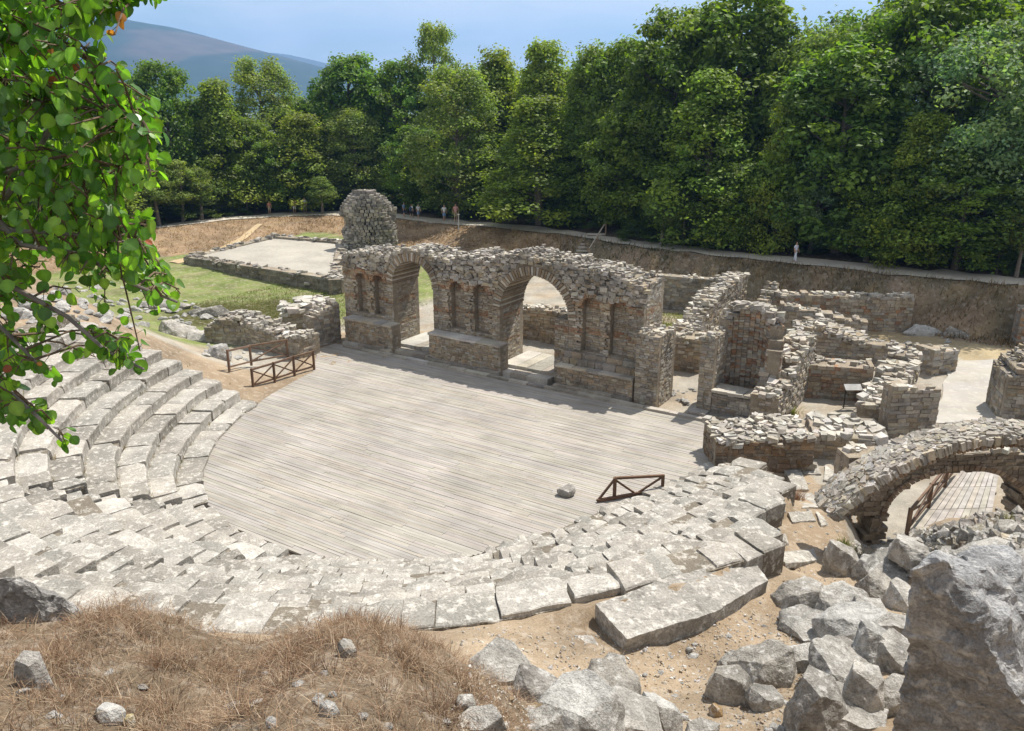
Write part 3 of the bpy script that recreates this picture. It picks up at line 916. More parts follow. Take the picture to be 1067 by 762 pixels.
# others
def vwall(name, label, u0, v0, u1, v1, hs, T, seed, pal=RB, **k):
    return wall(name, label, 'ruined wall', S(u0, v0, 0), S(u1, v1, 0), hs, T, pal, None, seed, **k)
B1 = P_(683, 322); B2 = P_(752, 330)
pwall('back_wall', 'straight grey wall behind the patch of green grass', 'ruined wall', (680, 322), (760, 330), 288, 292, .7, seed=11, caps=.5, pal=GREY + RB)
def along_v(name, label, u0, v0, L, hs, T, seed, pal=RB, **k):
    """wall running straight back from the stage; near end at v0, left face at u0"""
    rr = random.Random(seed); mb = MB()
    f = lambda u: interp(u / L, [h[0] for h in hs], [h[1] for h in hs]) + .09 * fbm(u * 1.6, seed * 2.7)
    masonry(mb, lambda u, v, z: S(u0 + T - v, v0 + u, z), L, f, T, -.2, pal=pal, rr=rr, **k)
    return tag(mb.build(name, M_WALL), label, 'ruined wall')
q = S(15.9, 8.6, 0); q2 = S(15.9, 17.5, 0)
along_v('cross_wall', 'ragged pale wall running back beside the patch of green grass', 15.6, 8.6, 9.2, [(0, 1.2), (.12, 1.3), (.3, 2.1), (.6, 2.5), (1, 2.7)], 1.05, 12, caps=1.6, cap_pal=LIME, cap_s=(.2, .5))
pwall('front_wall', 'low brown wall facing the paved gap right of the stage wall', 'ruined wall', (690, 384), (729, 390), 352, 356, 1.6, seed=13, caps=1.2, cap_pal=LIME, pal=TAN + BRICK[3:])
pwall('long_wall', 'long brown wall with a pale coping in front of the far bank', 'ruined wall', (800, 342), (948, 347), 306, 313, .75, seed=14, mid=[(.9, 311)], caps=.8, cap_pal=LIME, cap_s=(.2, .5), pal=TAN + BRICK[:1] + GREY[:1])
along_v('short_wall', 'short pale end wall at the left of the long coped wall', 18.2, 14.7, 2.2, [(0, 1.9), (1, 2.5)], .6, 15, caps=1, cap_pal=LIME)
pwall('coped_wall', 'broken wall carrying big grey coping slabs before the long brown wall', 'ruined wall', (810, 352), (902, 358), 318, 336, .9, seed=16, caps=.5, cap_pal=LIME, pal=TAN + GREY)
pwall('rubble_mound', 'heap of fallen rubble between the coped wall and the low walls', 'ruined wall', (826, 372), (902, 378), 350, 362, 2.4, seed=17, mid=[(.3, 344), (.6, 350)], caps=3.2, cap_pal=LIME + GREY + TAN[:2], cap_s=(.2, .6))
pwall('low_front_wall', 'low brown wall with grey capping stones nearest the sandy path', 'ruined wall', (880, 376), (976, 388), 356, 368, .9, seed=18, caps=.8, cap_pal=LIME + GREY, pal=TAN + GREY)
pwall('corner_block', 'square stone corner block at the edge of the sandy path', 'ruined wall', (970, 392), (996, 388), 366, 366, 1.1, seed=19, caps=.4, cap_pal=LIME, pal=GREY + TAN[:2])
pwall('inner_wall', 'brown inner wall with pale top, right of the niche building', 'ruined wall', (832, 414), (906, 420), 382, 384, 1.3, seed=20, caps=.8, cap_pal=LIME, pal=TAN + BRICK)
along_v('broad_wall', 'broad pale-topped wall running back to the low walls', 26.1, 2.0, 8.0, [(0, 1.05), (.5, 1.3), (1, 1.3)], 1.35, 21, caps=.9, cap_pal=LIME, cap_s=(.2, .5))
pwall('leaning_wall', 'tall dark square wall face beside the vaulted passage', 'ruined wall', (922, 464), (972, 462), 402, 407, .7, seed=22, caps=.5, cap_pal=LIME, pal=GREY + TAN[2:5])
pwall('platform_wall', 'low thick platform with a flat pale top behind the rubble-topped wall', 'ruined wall', (846, 478), (922, 484), 455, 462, 2.3, seed=23, caps=.8, cap_pal=[LIME[0], LIME[2]], cap_s=(.25, .6), pal=GREY + TAN[:3])
pwall('rubble_topped_wall', 'dark brown wall heaped with pale rubble at the right edge of the planks', 'ruined wall', (744, 491), (846, 492), 462, 458, 2.1, seed=24, caps=3.0, cap_pal=LIME + GREY, cap_s=(.15, .45), pal=[(.22, .15, .09), (.27, .19, .12), (.2, .16, .12)])
pwall('path_side_wall', 'rough stone wall end at the right edge beyond the arch', 'ruined wall', (1043, 438), (1120, 445), 396, 372, 2.5, seed=25, mid=[(.2, 382)], caps=2, cap_pal=GREY + TAN[:2], pal=GREY + TAN, z=.1)
pwall('far_wall', 'dark wall end below the far bank at the right edge', 'ruined wall', (1058, 360), (1110, 364), 322, 324, 1.2, seed=26, caps=.4, pal=GREY + BRICK[:2])
# the tower-like stump behind
tb = P_(390, 264, .2); rr = random.Random(9); mb = MB()
Rt = 2.05; zt = hp(tb, 199); z = -.1
while z < zt:
    c = rr.uniform(.12, .3); f = min(.995, z / zt); ao = rr.uniform(0, 1)
    rad = Rt * (1.06 - .22 * f) if f < .55 else Rt * .94 * math.sqrt(max(.03, 1 - ((f - .55) / .47) ** 2))
    n = max(6, int(2 * PI * rad / .34))
    for k in range(n):
        an0, an1 = 2 * PI * k / n + ao, 2 * PI * (k + 1) / n + ao; P = []
        bulge = 1 + .26 * fbm(math.cos(an0) * 1.5, math.sin(an0) * 1.5, z * .6); lean = -.55 * f
        o = rr.uniform(-.09, .10)
        for zz in (z + .01, z + c - .01):
            for (rd, an) in ((rad * .3, an0), (rad * .3, an1), (rad * bulge + o, an1 - .02), (rad * bulge + o, an0 + .02)): P.append(Vector((tb.x + lean + rd * 1.12 * math.cos(an), tb.y + rd * .8 * math.sin(an), zz)) + Vector([rr.uniform(-.03, .03) for _ in range(3)]))
        mb.hexa(P, cj(rr.choice(GREY + LIME[3:] + [(.22, .2, .18)]), .2, rr))
    z += c
tag(mb.build('tower_stump', M_WALL, fix=True), 'tall rounded stump of grey rubble standing behind the stage wall', 'ruined tower')
# gravelled platform with stone edge on the left
pa, pb, pc, pd = P_(192, 277, 0), P_(356, 303, 0), P_(364, 259, .2), P_(284, 252, .2)
pf = empty('stone_platform', (pa + pc) / 2, 'flat gravel platform edged with dark stone beyond the grassy hollow', 'platform')
mb = MB(); hpl = .75
n = 14
for i in range(n + 1):
    for k in range(n + 1):
        p = pa.lerp(pb, i / n).lerp(pd.lerp(pc, i / n), k / n)
        mb.v.append((p.x, p.y, hpl - .06 + .04 * fbm(p.x, p.y))); mb.c.append((.35, .32, .27))
for i in range(n):
    for k in range(n): a = i * (n + 1) + k; mb.f.append((a, a + n + 1, a + n + 2, a + 1))
mb.build('gravel_floor', M_GRAVEL, pf, smooth=True)
rr = random.Random(12)
for (p, q_) in ((pa, pb), (pd, pa), (pb, pc), (pc, pd)):
    e = (q_ - p).normalized(); nn = Vector((-e.y, e.x, 0)); L = (q_ - p).length; mb = MB()
    masonry(mb, lambda u, v, z: p + e * u + nn * v + Vector((0, 0, z)), L, lambda u: hpl + .08 * fbm(u, p.x), .9, -.4, ch=(.18, .3), sl=(.4, 1.0), pal=[(.17, .15, .12), (.22, .19, .15), (.26, .24, .2)], caps=.5, cap_pal=GREY + LIME, cap_s=(.25, .6), rr=rr)
    mb.build('edge_wall', M_WALL, pf)

# ---- vaulted passage on the right: the rubble arch and the arch behind it
def arch_thing(name, label, pl, pr, zap, T, ring, rise_fac, seed, n, over=0.0, brick=True, wallz=None, a_from=0.0, a_to=1.0):
    """segmental arch between two springing points (world), crown at height zap"""
    rr = random.Random(seed); a = Vector(pl); b = Vector(pr); zs = a.z
    e = Vector((b.x - a.x, b.y - a.y, 0)); sp = e.length; e.normalize(); nrm = Vector((-e.y, e.x, 0))
    rise = zap - zs; r = (sp * sp / 4 + rise * rise) / (2 * rise); half = math.asin(min(1, sp / 2 / r)) if rise < sp / 2 else PI - math.asin(min(1, sp / 2 / r))
    cz = zap - r
    def pt(rad, an, v): # an from -half (left) to half
        return Vector((a.x, a.y, 0)) + e * (sp / 2 + rad * math.sin(an)) + nrm * v + Vector((0, 0, cz + rad * math.cos(an)))
    return pt, half, r, rr
pl = WY(893, 527, 18.0); pr = WY(1175, 520, 18.6); 
pt, half, r, rr = arch_thing('', '', pl, (pr.x, pr.y, pl.z), hp(Vector((9.8, 18.2, 0)), 468), 1.3, .5, 1, 1, 40)
print('ARCH big', pl, pr, r, half)
va = empty('rubble_arch', (pl.x + 2.4, pl.y, pl.z), 'long curved arch of rubble over the vaulted passage at the right edge', 'arch')
mb = MB(); n = 84
for k in range(n):
    a0, a1 = lerp(-half - .12, half + .1, k / n), lerp(-half - .12, half + .1, (k + 1) / n)
    for (v0, v1) in ((-.05, .24), (.24, .55), (.55, .85)):
        ro = r + .24 + rr.uniform(-.02, .03); P = []
        o = rr.uniform(-.05, .03) if v0 < 0 else 0
        for rad in (r + rr.uniform(0, .03), ro):
            for (v, an) in ((v0 + o, a0 + .004), (v0 + o, a1 - .004), (v1 - .01, a1 - .004), (v1 - .01, a0 + .004)): P.append(pt(rad, an, v))
        mb.hexa(P, cj(rr.choice([(.24, .16, .10), (.30, .20, .12), (.20, .15, .11), (.27, .21, .15)]), .15, rr))
mb.build('brick_ring', M_WALL, va, fix=True)
mb = MB()
for k in range(2600):
    an = rr.uniform(-half - .1, half + .08); v = rr.uniform(-.1, .9)
    th_ = .26 + .08 * math.sin(PI * min(1, max(0, (v + .1) / 1.0))); s_ = rr.uniform(.045, .11); h = rr.uniform(.04, .13)
    c_ = pt(r + th_, an, v); ra = rr.uniform(0, 3)
    tn = (pt(r, an + .01, v) - pt(r, an, v)).normalized(); nv = (pt(r + 1, an, v) - pt(r, an, v)).normalized(); bn = tn.cross(nv)
    ca, sa = math.cos(ra), math.sin(ra); t1 = tn * ca + bn * sa; t2 = bn * ca - tn * sa
    mb.box(lambda p, q, w_: c_ + t1 * p + t2 * q + nv * w_, -s_ * 1.2, s_ * 1.2, -s_ * .8, s_ * .8, -.12, h, cj(rr.choice(LIME[:4] + GREY + TAN[2:5]), .18, rr), s_ * .3, rr)
m2 = 40
for k in range(m2):
    a0, a1 = lerp(-half - .12, half + .1, k / m2), lerp(-half - .12, half + .1, (k + 1) / m2); P = []
    for rad in (r + .2, r + .32):
        for (v, an) in ((-.06, a0), (-.06, a1), (.88, a1), (.88, a0)): P.append(pt(rad, an, v))
    mb.hexa(P, (.22, .19, .15))
mb.build('rubble_back', M_WALL, va, fix=True)
# inner arch wall
il = WY(921, 548, 21.6); ir = WY(1064, 540, 22.0)
ia = empty('inner_arch', ((il.x + ir.x) / 2, 21.8, 0), 'dark inner arch wall seen below the rubble arch, framing the boardwalk', 'arch')
e = Vector((ir.x - il.x, ir.y - il.y, 0)); spn = e.length; e.normalize(); nn = Vector((-e.y, e.x, 0))
zi = hp(Vector((12.5, 21.8, 0)), 490); zl = hp(Vector((12.5, 21.8, 0)), 471)
ri = spn / 2 ; zsp = zi - ri * .62
mb = MB(); rr = random.Random(31)
L = spn + 5.0; off = 1.35
def skip_in(u, z):
    uu = u - off
    if z < zsp: 
        return 0 < uu < spn or (-1.05 < uu < -.45 and z < 1.9)
    return ((uu - ri) / ri) ** 2 + ((z - zsp) / (ri * .62)) ** 2 < 1.0
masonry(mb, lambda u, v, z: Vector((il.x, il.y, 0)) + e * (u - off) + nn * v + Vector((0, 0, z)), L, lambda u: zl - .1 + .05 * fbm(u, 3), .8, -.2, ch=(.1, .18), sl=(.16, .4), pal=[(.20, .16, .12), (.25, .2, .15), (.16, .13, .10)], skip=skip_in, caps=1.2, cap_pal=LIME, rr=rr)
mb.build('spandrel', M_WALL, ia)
mb = MB(); n = 40
for k in range(n):
    a0, a1 = PI * k / n + .006, PI * (k + 1) / n - .006; P = []
    for v in (-.05, .82):
        for (rad, an) in ((0, a0), (0, a1), (.16, a1), (.16, a0)):
            P.append(Vector((il.x, il.y, 0)) + e * (ri - (ri + rad) * math.cos(an)) + nn * v + Vector((0, 0, zsp + (ri * .62 + rad) * math.sin(an))))
    mb.hexa(P, cj(rr.choice([(.22, .15, .10), (.18, .13, .09), (.27, .2, .14)]), .15, rr))
mb.build('brick_ring', M_WALL, ia, fix=True)
# ------------------------------------------------------------------ trees of the wood
def leaf_quad(mb, p, ax, nrm, l, w_, col):
    s = ax.cross(nrm)
    mb.add([p - ax * l * .5, p + s * w_ * .5 + nrm * w_ * .12, p + ax * l * .5, p - s * w_ * .5 + nrm * w_ * .12], [(0, 1, 2, 3)], col)
def rvec(rr):
    while True:
        v = Vector((rr.uniform(-1, 1), rr.uniform(-1, 1), rr.uniform(-1, 1)))
        if .05 < v.length < 1: return v.normalized()
KIND = [  # envelope: radius at height fraction, crown start, base colour, colour spread, clumps, leaves, leaf size
    dict(env=[(0, .55), (.25, .95), (.55, 1.0), (.8, .75), (1, .40)], z0=.07, R=4.6, c=(.13, .20, .034), n=165, m=130, ls=.40),
    dict(env=[(0, .6), (.3, 1.0), (.6, .92), (.85, .6), (1, .34)], z0=.06, R=4.6, c=(.20, .26, .07), n=165, m=130, ls=.30),
    dict(env=[(0, .75), (.15, 1.0), (.4, .85), (.7, .5), (1, .2)], z0=.05, R=4.0, c=(.20, .265, .045), n=165, m=120, ls=.36),
    dict(env=[(0, .5), (.3, .9), (.6, 1.0), (.85, .8), (1, .3)], z0=.10, R=4.8, c=(.15, .235, .12), n=150, m=130, ls=.32),
    dict(env=[(0, .5), (.3, 1.0), (.7, .7), (1, .15)], z0=.35, R=3.4, c=(.18, .24, .06), n=60, m=120, ls=.36),
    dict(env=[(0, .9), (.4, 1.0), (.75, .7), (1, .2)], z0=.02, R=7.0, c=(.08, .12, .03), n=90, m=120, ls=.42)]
TH = 16.0
def tree_meshes(kind, seed):
    K = KIND[kind]; rr = random.Random(seed)
    tr = MB(); cr = MB(); zc = TH * K['z0']
    bend = [rr.uniform(-.5, .5) for _ in range(4)]
    def axis(f): return Vector((bend[0] * math.sin(f * 3) + bend[2] * f, bend[1] * math.sin(f * 2.6) + bend[3] * f, f * TH))
    ps = [axis(i / 8 * .86) for i in range(9)]
    tr.tube([Vector((0, 0, -1.0))] + ps, [.5] + [.36 * (1 - .85 * i / 8) for i in range(9)], (.17, .145, .12))
    # main lobes give the crown an uneven outline
    lobes = []
    for i in range(14):
        a = rr.uniform(0, 2 * PI); f = rr.uniform(.05, .98)
        lobes.append((a, f, rr.uniform(-.42, .5)))
    for i in range(int(K['n'] * 1.35)):
        f = rr.random() ** .85; a = rr.uniform(0, 2 * PI)
        e = interp(f, [q[0] for q in K['env']], [q[1] for q in K['env']])
        k = 1.0
        for (la, lf, s_) in lobes:
            d = abs((a - la + PI) % (2 * PI) - PI); k += s_ * math.exp(-(d * d / .35 + (f - lf) ** 2 / .02))
        rad = K['R'] * e * k * math.sqrt(rr.uniform(.30, 1.0))
        z = lerp(zc, TH * .965, f)
        o = axis(z / TH); c = Vector((o.x + rad * math.cos(a), o.y + rad * math.sin(a), z + rr.uniform(-.3, .3)))
        if i % 6 == 0:
            s0 = axis(max(.12, z / TH - .12)); md = s0.lerp(c, .5) + Vector((0, 0, -.2))
            tr.tube([s0, md, c], [.10, .065, .02], (.15, .13, .11), 5)
        cs = rr.uniform(.5, 1.3) * (1.15 if f < .5 else .9); hue = rr.uniform(-.3, .35); br = rr.uniform(.6, 1.4)
        col = (K['c'][0] * br * (1 + hue * .35), K['c'][1] * br, K['c'][2] * br * (1 - hue * .4))
        for _ in range(int(K['m'] * cs * .85)):
            d = rvec(rr); rq = cs * (rr.random() ** .42 if rr.random() < .82 else rr.uniform(.9, 1.5))
            p = c + Vector((d.x * rq * 1.1, d.y * rq * 1.1, d.z * rq * .72))
            nr = (d * .7 + Vector((0, 0, .55)) + rvec(rr) * .75).normalized()
            ax = nr.cross(rvec(rr)).normalized()
            s_ = K['ls'] * rr.uniform(.65, 1.2)
            leaf_quad(cr, p, ax, nr, s_, s_ * .62, cj(col, .2, rr))
    return tr, cr
PROTO = {}
def get_proto(kind, var):
    if (kind, var) not in PROTO:
        tr, cr = tree_meshes(kind, 100 + kind * 10 + var)
        a = tr.build('trunk', M_BARK); b = cr.build('crown', M_LEAF)
        PROTO[(kind, var)] = (a.data, b.data)
        bpy.data.objects.remove(a); bpy.data.objects.remove(b)
    return PROTO[(kind, var)]
TN = ['broadleaf_tree', 'broadleaf_tree', 'conical_tree', 'pine_tree', 'young_tree', 'shrub']
tree_i = 0
def tree(px, top, wpx, off, kind, label, group='trees of the wood', base=None):
    global tree_i
    # world position behind the path
    Y = 60.0
    for _ in range(6):
        p = WY(px, 250, Y); Y = yext(p.x, _tx, _ty) + off
    p = WY(px, 250, Y); z = HT(p.x, p.y, False) - .1
    zt = hp(p, top); dep = proj((p.x, p.y, z + 5))[2]
    h = max(1.2, zt - z); K = KIND[kind]
    wr = wpx / F * dep / 2 / (K['R'] * 1.08)
    tm, cm = get_proto(kind, tree_i % 3 if kind != 5 else 0)
    t = empty(TN[kind], (p.x, p.y, z), label, 'shrub' if kind == 5 else 'tree', group, R.uniform(0, 6.28))
    t.scale = (wr * R.uniform(.95, 1.2), wr * R.uniform(.95, 1.2), h / TH)
    link('trunk', tm, t); link('crown', cm, t); tree_i += 1
DK = 'tall dark tree standing deep in the wood, only its top clear'
TREES = [
 (40, 96, 110, 7, 0, 'dark broad tree behind the big-leaved foreground branch'), (108, 128, 90, 5, 2, 'yellow-green tree just right of the big-leaved foreground branch'),
 (168, 172, 42, 3.0, 4, 'leftmost of the three slender young trees by the path'), (193, 166, 44, 3.6, 4, 'middle one of the three slender young trees by the path'), (213, 174, 38, 3.2, 4, 'rightmost of the three slender young trees by the path'),
 (130, 84, 90, 10, 0, 'dark round tree behind the slender young trees'), (190, 62, 84, 15, 0, 'tall round-topped tree below the mountain slope'), (236, 84, 84, 10, 2, 'olive green tree above the wooden sign'),
 (283, 58, 96, 15, 1, 'tall fluffy-topped tree whose crown touches the mountain line'), (270, 122, 74, 7, 0, 'dark tree right of the wooden sign'), (326, 120, 84, 6, 2, 'yellow-green tree left of the light green dome tree'),
 (338, 184, 32, 1.5, 4, 'small young tree alone at the path edge left of the tower stump'), (306, 150, 60, 5, 0, 'low dark tree over the two standing walkers'),
 (372, 56, 100, 13, 0, 'tall dark tree at the right end of the mountain view'), (376, 112, 78, 7, 1, 'light green dome-shaped tree above the tower stump'), (428, 62, 84, 14, 0, 'dark tree behind the tower stump, left of the spiky one'),
 (462, 22, 78, 19, 1, 'spiky grey-green treetop rising highest in the middle skyline'), (478, 66, 124, 6, 1, 'big pale grey-green tree above the walkers on the path'), (522, 50, 84, 14, 2, 'olive treetop right of the spiky treetop'),
 (562, 102, 104, 5, 2, 'pointed yellow-green tree behind the second arch'), (570, 42, 84, 15, 2, 'tall olive tree behind the pointed yellow-green tree'), (612, 46, 92, 13, 2, 'tall yellowish tree left of the highest dark tree'),
 (648, 40, 96, 14, 0, 'dark tall tree left of the big forest giant'), (612, 130, 80, 8, 0, 'shaded dark tree right of the pointed yellow-green tree'), (655, 104, 92, 8, 0, 'dense dark green tree above the wooden steps'),
 (692, 6, 130, 13, 0, 'highest dark tree at the centre right of the skyline'), (736, 72, 118, 6, 2, 'broad yellow-green tree above the white-clothed walker, left side'), (690, 184, 46, 3.0, 4, 'pale small bush-like tree beside the path bend'),
 (762, -14, 150, 14, 0, 'huge dark tree whose top runs out of the picture'), (806, 104, 74, 5, 2, 'narrow yellow-tipped tree left of the white-clothed walker'), (835, 22, 120, 12, 1, 'tall tree just right of the gap of sky'),
 (872, 48, 150, 7, 0, 'wide dark tree above the white-clothed walker'), (918, 8, 120, 14, 2, 'tall olive tree behind the wide dark tree'), (962, -24, 150, 13, 0, 'dark giant between the wide dark tree and the blue-green pine'),
 (1022, 16, 160, 7, 3, 'big blue-green pine at the right edge'), (952, 118, 104, 5, 2, 'low yellow-green tree left of the blue-green pine'), (1000, 158, 130, 4.5, 0, 'low dark tree under the blue-green pine'),
 (1085, 60, 130, 6, 3, 'second blue-green pine cut by the right edge'), (1066, 200, 44, 3, 4, 'small yellowish tree cut by the right edge of the picture'), (760, 168, 80, 4.5, 0, 'low dark tree leaning over the path left of the narrow yellow-tipped tree'),
 (845, 150, 80, 5.5, 3, 'low blue-green tree behind the white-clothed walker'), (905, 170, 80, 4.5, 0, 'low shaded tree right of the white-clothed walker'), (440, 130, 70, 7, 0, 'dark tree between the dome tree and the big pale tree'),
 (520, 140, 70, 8, 0, 'dark tree between the big pale tree and the pointed one')]
for a in TREES: tree(*a)
for (px, top, wp, off) in [(0, 70, 120, 18), (70, 80, 110, 20), (150, 92, 100, 22), (230, 100, 100, 22), (330, 100, 100, 20), (400, 90, 100, 22), (500, 70, 110, 22), (550, 70, 110, 24), (600, 70, 110, 22), (660, 50, 110, 24), (720, 20, 130, 24), (800, 40, 130, 22), (870, 15, 130, 24), (930, -10, 130, 24), (1000, -20, 150, 22), (1070, -10, 150, 20), (1120, 20, 150, 12), (-60, 90, 120, 14)]:
    tree(px, top, wp, off, 0, DK, 'dark trees deep in the wood')
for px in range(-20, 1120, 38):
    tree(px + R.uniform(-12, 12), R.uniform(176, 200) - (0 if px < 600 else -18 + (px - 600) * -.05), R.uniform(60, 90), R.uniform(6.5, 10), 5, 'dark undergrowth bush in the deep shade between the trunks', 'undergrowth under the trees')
for (px, top, wp, off) in [(712, 196, 42, 3.2), (742, 205, 50, 4.0), (1045, 225, 44, 4.2), (232, 205, 40, 6), (400, 196, 50, 6)]:
    tree(px, top, wp, off, 5, 'leafy bush at the sunlit edge of the wood near the path', 'bushes at the edge of the wood')

# ------------------------------------------------------------------ foreground tree
def inpoly(x, y, P):
    s = False; n = len(P)
    for i in range(n):
        ax, ay = P[i]; bx, by = P[(i + 1) % n]
        if (ay > y) != (by > y) and x < (bx - ax) * (y - ay) / (by - ay) + ax: s = not s
    return s
LP = [(-60, -50), (60, -50), (62, -2), (75, 8), (92, 22), (96, 32), (118, 36), (116, 52), (128, 70), (134, 96), (166, 108), (172, 132), (155, 152), (176, 170), (172, 186), (140, 184), (128, 200), (140, 225), (166, 236), (160, 264), (180, 290), (196, 300), (192, 322), (150, 322), (128, 300), (112, 328), (120, 348), (152, 352), (156, 380), (140, 396), (104, 392), (92, 362), (64, 338), (44, 350), (62, 384), (50, 396), (16, 376), (4, 400), (34, 420), (68, 444), (72, 462), (40, 462), (10, 440), (-60, 470)]
LP2 = [(84, -30), (168, -30), (160, 6), (126, 10), (112, 22), (92, 14)]
rr = random.Random(21)
root = Vector((-4.3, 3.6, HT(-4.3, 3.6) - .2))
ft = empty('broadleaf_tree', root, 'near tree with big round leaves and red-brown withered ones hanging in from the left', 'tree')
tk = MB()
tk.tube([root, root + Vector((.15, .05, 1.2)), root + Vector((.5, -.05, 2.4)), root + Vector((.9, -.1, 3.4)), root + Vector((1.2, -.1, 4.4))], [.17, .14, .11, .085, .05], (.12, .10, .085), 10)
tk.build('trunk', M_BARK, ft)
hub = [root + Vector((.5, -.05, 2.4)), root + Vector((.9, -.1, 3.4)), root + Vector((1.0, -.1, 3.9))]
bm_ = MB()
BR = [[(-40, 60, 3.7), (30, 40, 3.7), (95, 15, 3.6), (150, -5, 3.5)], [(-50, 120, 3.6), (20, 105, 3.5), (90, 110, 3.5), (155, 135, 3.4)], [(-50, 200, 3.7), (20, 175, 3.6), (90, 170, 3.5), (160, 178, 3.45)], [(-50, 230, 3.5), (10, 240, 3.4), (80, 245, 3.4), (150, 255, 3.3)], [(-40, 180, 3.4), (20, 255, 3.3), (85, 265, 3.3), (135, 295, 3.3), (185, 315, 3.3)], [(-40, 250, 3.4), (15, 300, 3.3), (70, 330, 3.3), (110, 365, 3.25), (150, 385, 3.2)], [(-40, 300, 3.5), (10, 350, 3.4), (40, 380, 3.3)], [(-50, 360, 3.4), (0, 400, 3.3), (40, 435, 3.2), (65, 460, 3.2)], [(-40, 20, 3.9), (40, -10, 3.8), (110, -30, 3.7)], [(30, 175, 3.6), (60, 120, 3.6), (110, 60, 3.55)], [(20, 150, 4.0), (70, 200, 3.9), (120, 230, 3.8)], [(-40, 90, 4.1), (40, 75, 4.1), (110, 85, 4.0)]]
bpts = []
for k, b in enumerate(BR):
    ps = [WY(x, y, d) for x, y, d in b]
    st = hub[1] if b[0][1] < 150 else hub[0]
    pts = [st, st.lerp(ps[0], .5) + Vector((0, 0, -.1))] + ps
    bm_.tube(pts, [.03, .02] + [lerp(.013, .005, i / (len(ps) - 1)) for i in range(len(ps))], (.19, .16, .14), 6)
    for i in range(len(ps) - 1):
        for s in range(6): bpts.append(ps[i].lerp(ps[i + 1], s / 6))
LEAFC = [(.09, .20, .03), (.13, .27, .036), (.055, .14, .026), (.18, .31, .04), (.07, .16, .035)]
DEADC = [(.30, .085, .02), (.24, .10, .03), (.36, .16, .04)]
lf = MB()
def round_leaf(mb, p, stem, nrm, rad, col):
    s = stem.cross(nrm).normalized(); n2 = s.cross(stem).normalized()
    pr = [(-.12, 0), (.05, .42), (.35, .80), (.85, .98), (1.35, .80), (1.78, .42), (1.98, 0)]
    vs = []; fo = rr.uniform(.1, .32); cu = rr.uniform(-.05, .28)
    for (a, b) in pr: vs.append(p + stem * rad * a + s * rad * b + n2 * rad * (fo * b - cu * (a * .5) ** 2 * 1.2))
    for (a, b) in pr[1:-1][::-1]: vs.append(p + stem * rad * a - s * rad * b + n2 * rad * (fo * b - cu * (a * .5) ** 2 * 1.2))
    mids = [p + stem * rad * a - n2 * rad * (cu * (a * .5) ** 2 * 1.2) for a in (.35, .85, 1.35)]
    base = len(vs); vs += mids
    # right side strip then left side strip
    fs = [(0, 1, 2, base), (base, 2, 3, base + 1), (base + 1, 3, 4, base + 2), (base + 2, 4, 5, 6), (0, base, 10, 11), (base, base + 1, 9, 10), (base + 1, base + 2, 8, 9), (base + 2, 6, 7, 8)]
    cl = [cj(col, .12, rr) for _ in vs]
    for q in (0, base, base + 1, base + 2): cl[q] = tuple(x * 1.45 for x in cl[q])
    mb.add(vs, fs, cl)
def cluster(x, y, d, n, dead=0):
    c = WY(x, y, d)
    q = min(bpts, key=lambda b: (b - c).length)
    md = q.lerp(c, .55) + Vector((0, 0, .03))
    bm_.tube([q, md, c], [.006, .0045, .003], (.13, .09, .06), 4)
    for i in range(n):
        f = rr.uniform(.35, 1.0); a = (md.lerp(c, f) if rr.random() < .7 else q.lerp(md, f))
        pet = (rvec(rr) * .7 + Vector((0, 0, -.1))).normalized(); L = rr.uniform(.015, .05)
        p = a + pet * L
        stem = (pet * .6 + Vector((0, 0, -.75)) + rvec(rr) * .45).normalized()
        nr = (rvec(rr) * .8 + Vector((.1, -.35, .65))).normalized()
        rad = rr.uniform(.016, .033)
        bm_.tube([a, p], [.002, .0015], (.14, .12, .05), 3)
        if dead: round_leaf(lf, p, stem, nr, rad * .7, cj(rr.choice(DEADC), .25, rr))
        else: round_leaf(lf, p, stem, nr, rad, cj(rr.choice(LEAFC), .2, rr))
cnt = 0
while cnt < 680:
    x, y = rr.uniform(-60, 195), rr.uniform(-50, 470)
    if not inpoly(x, y, LP): continue
    if y > 262 and rr.random() < .35: continue
    if 55 < x < 130 and 285 < y < 345 and rr.random() < .8: continue
    cluster(x, y, rr.uniform(3.1, 4.3), rr.randint(5, 8)); cnt += 1
for _ in range(40):
    x, y = rr.uniform(80, 168), rr.uniform(-30, 25)
    if inpoly(x, y, LP2): cluster(x, y, rr.uniform(3.3, 3.7), rr.randint(3, 6))
for (x, y) in [(40, 42), (30, 46), (52, 46), (118, 36), (150, 255), (12, 388)]:
    cluster(x + rr.uniform(-5, 5), y, 3.2, rr.randint(1, 3), 1)
bm_.build('branch', M_BARK, ft)
lf.build('foliage', M_NEARLEAF, ft)
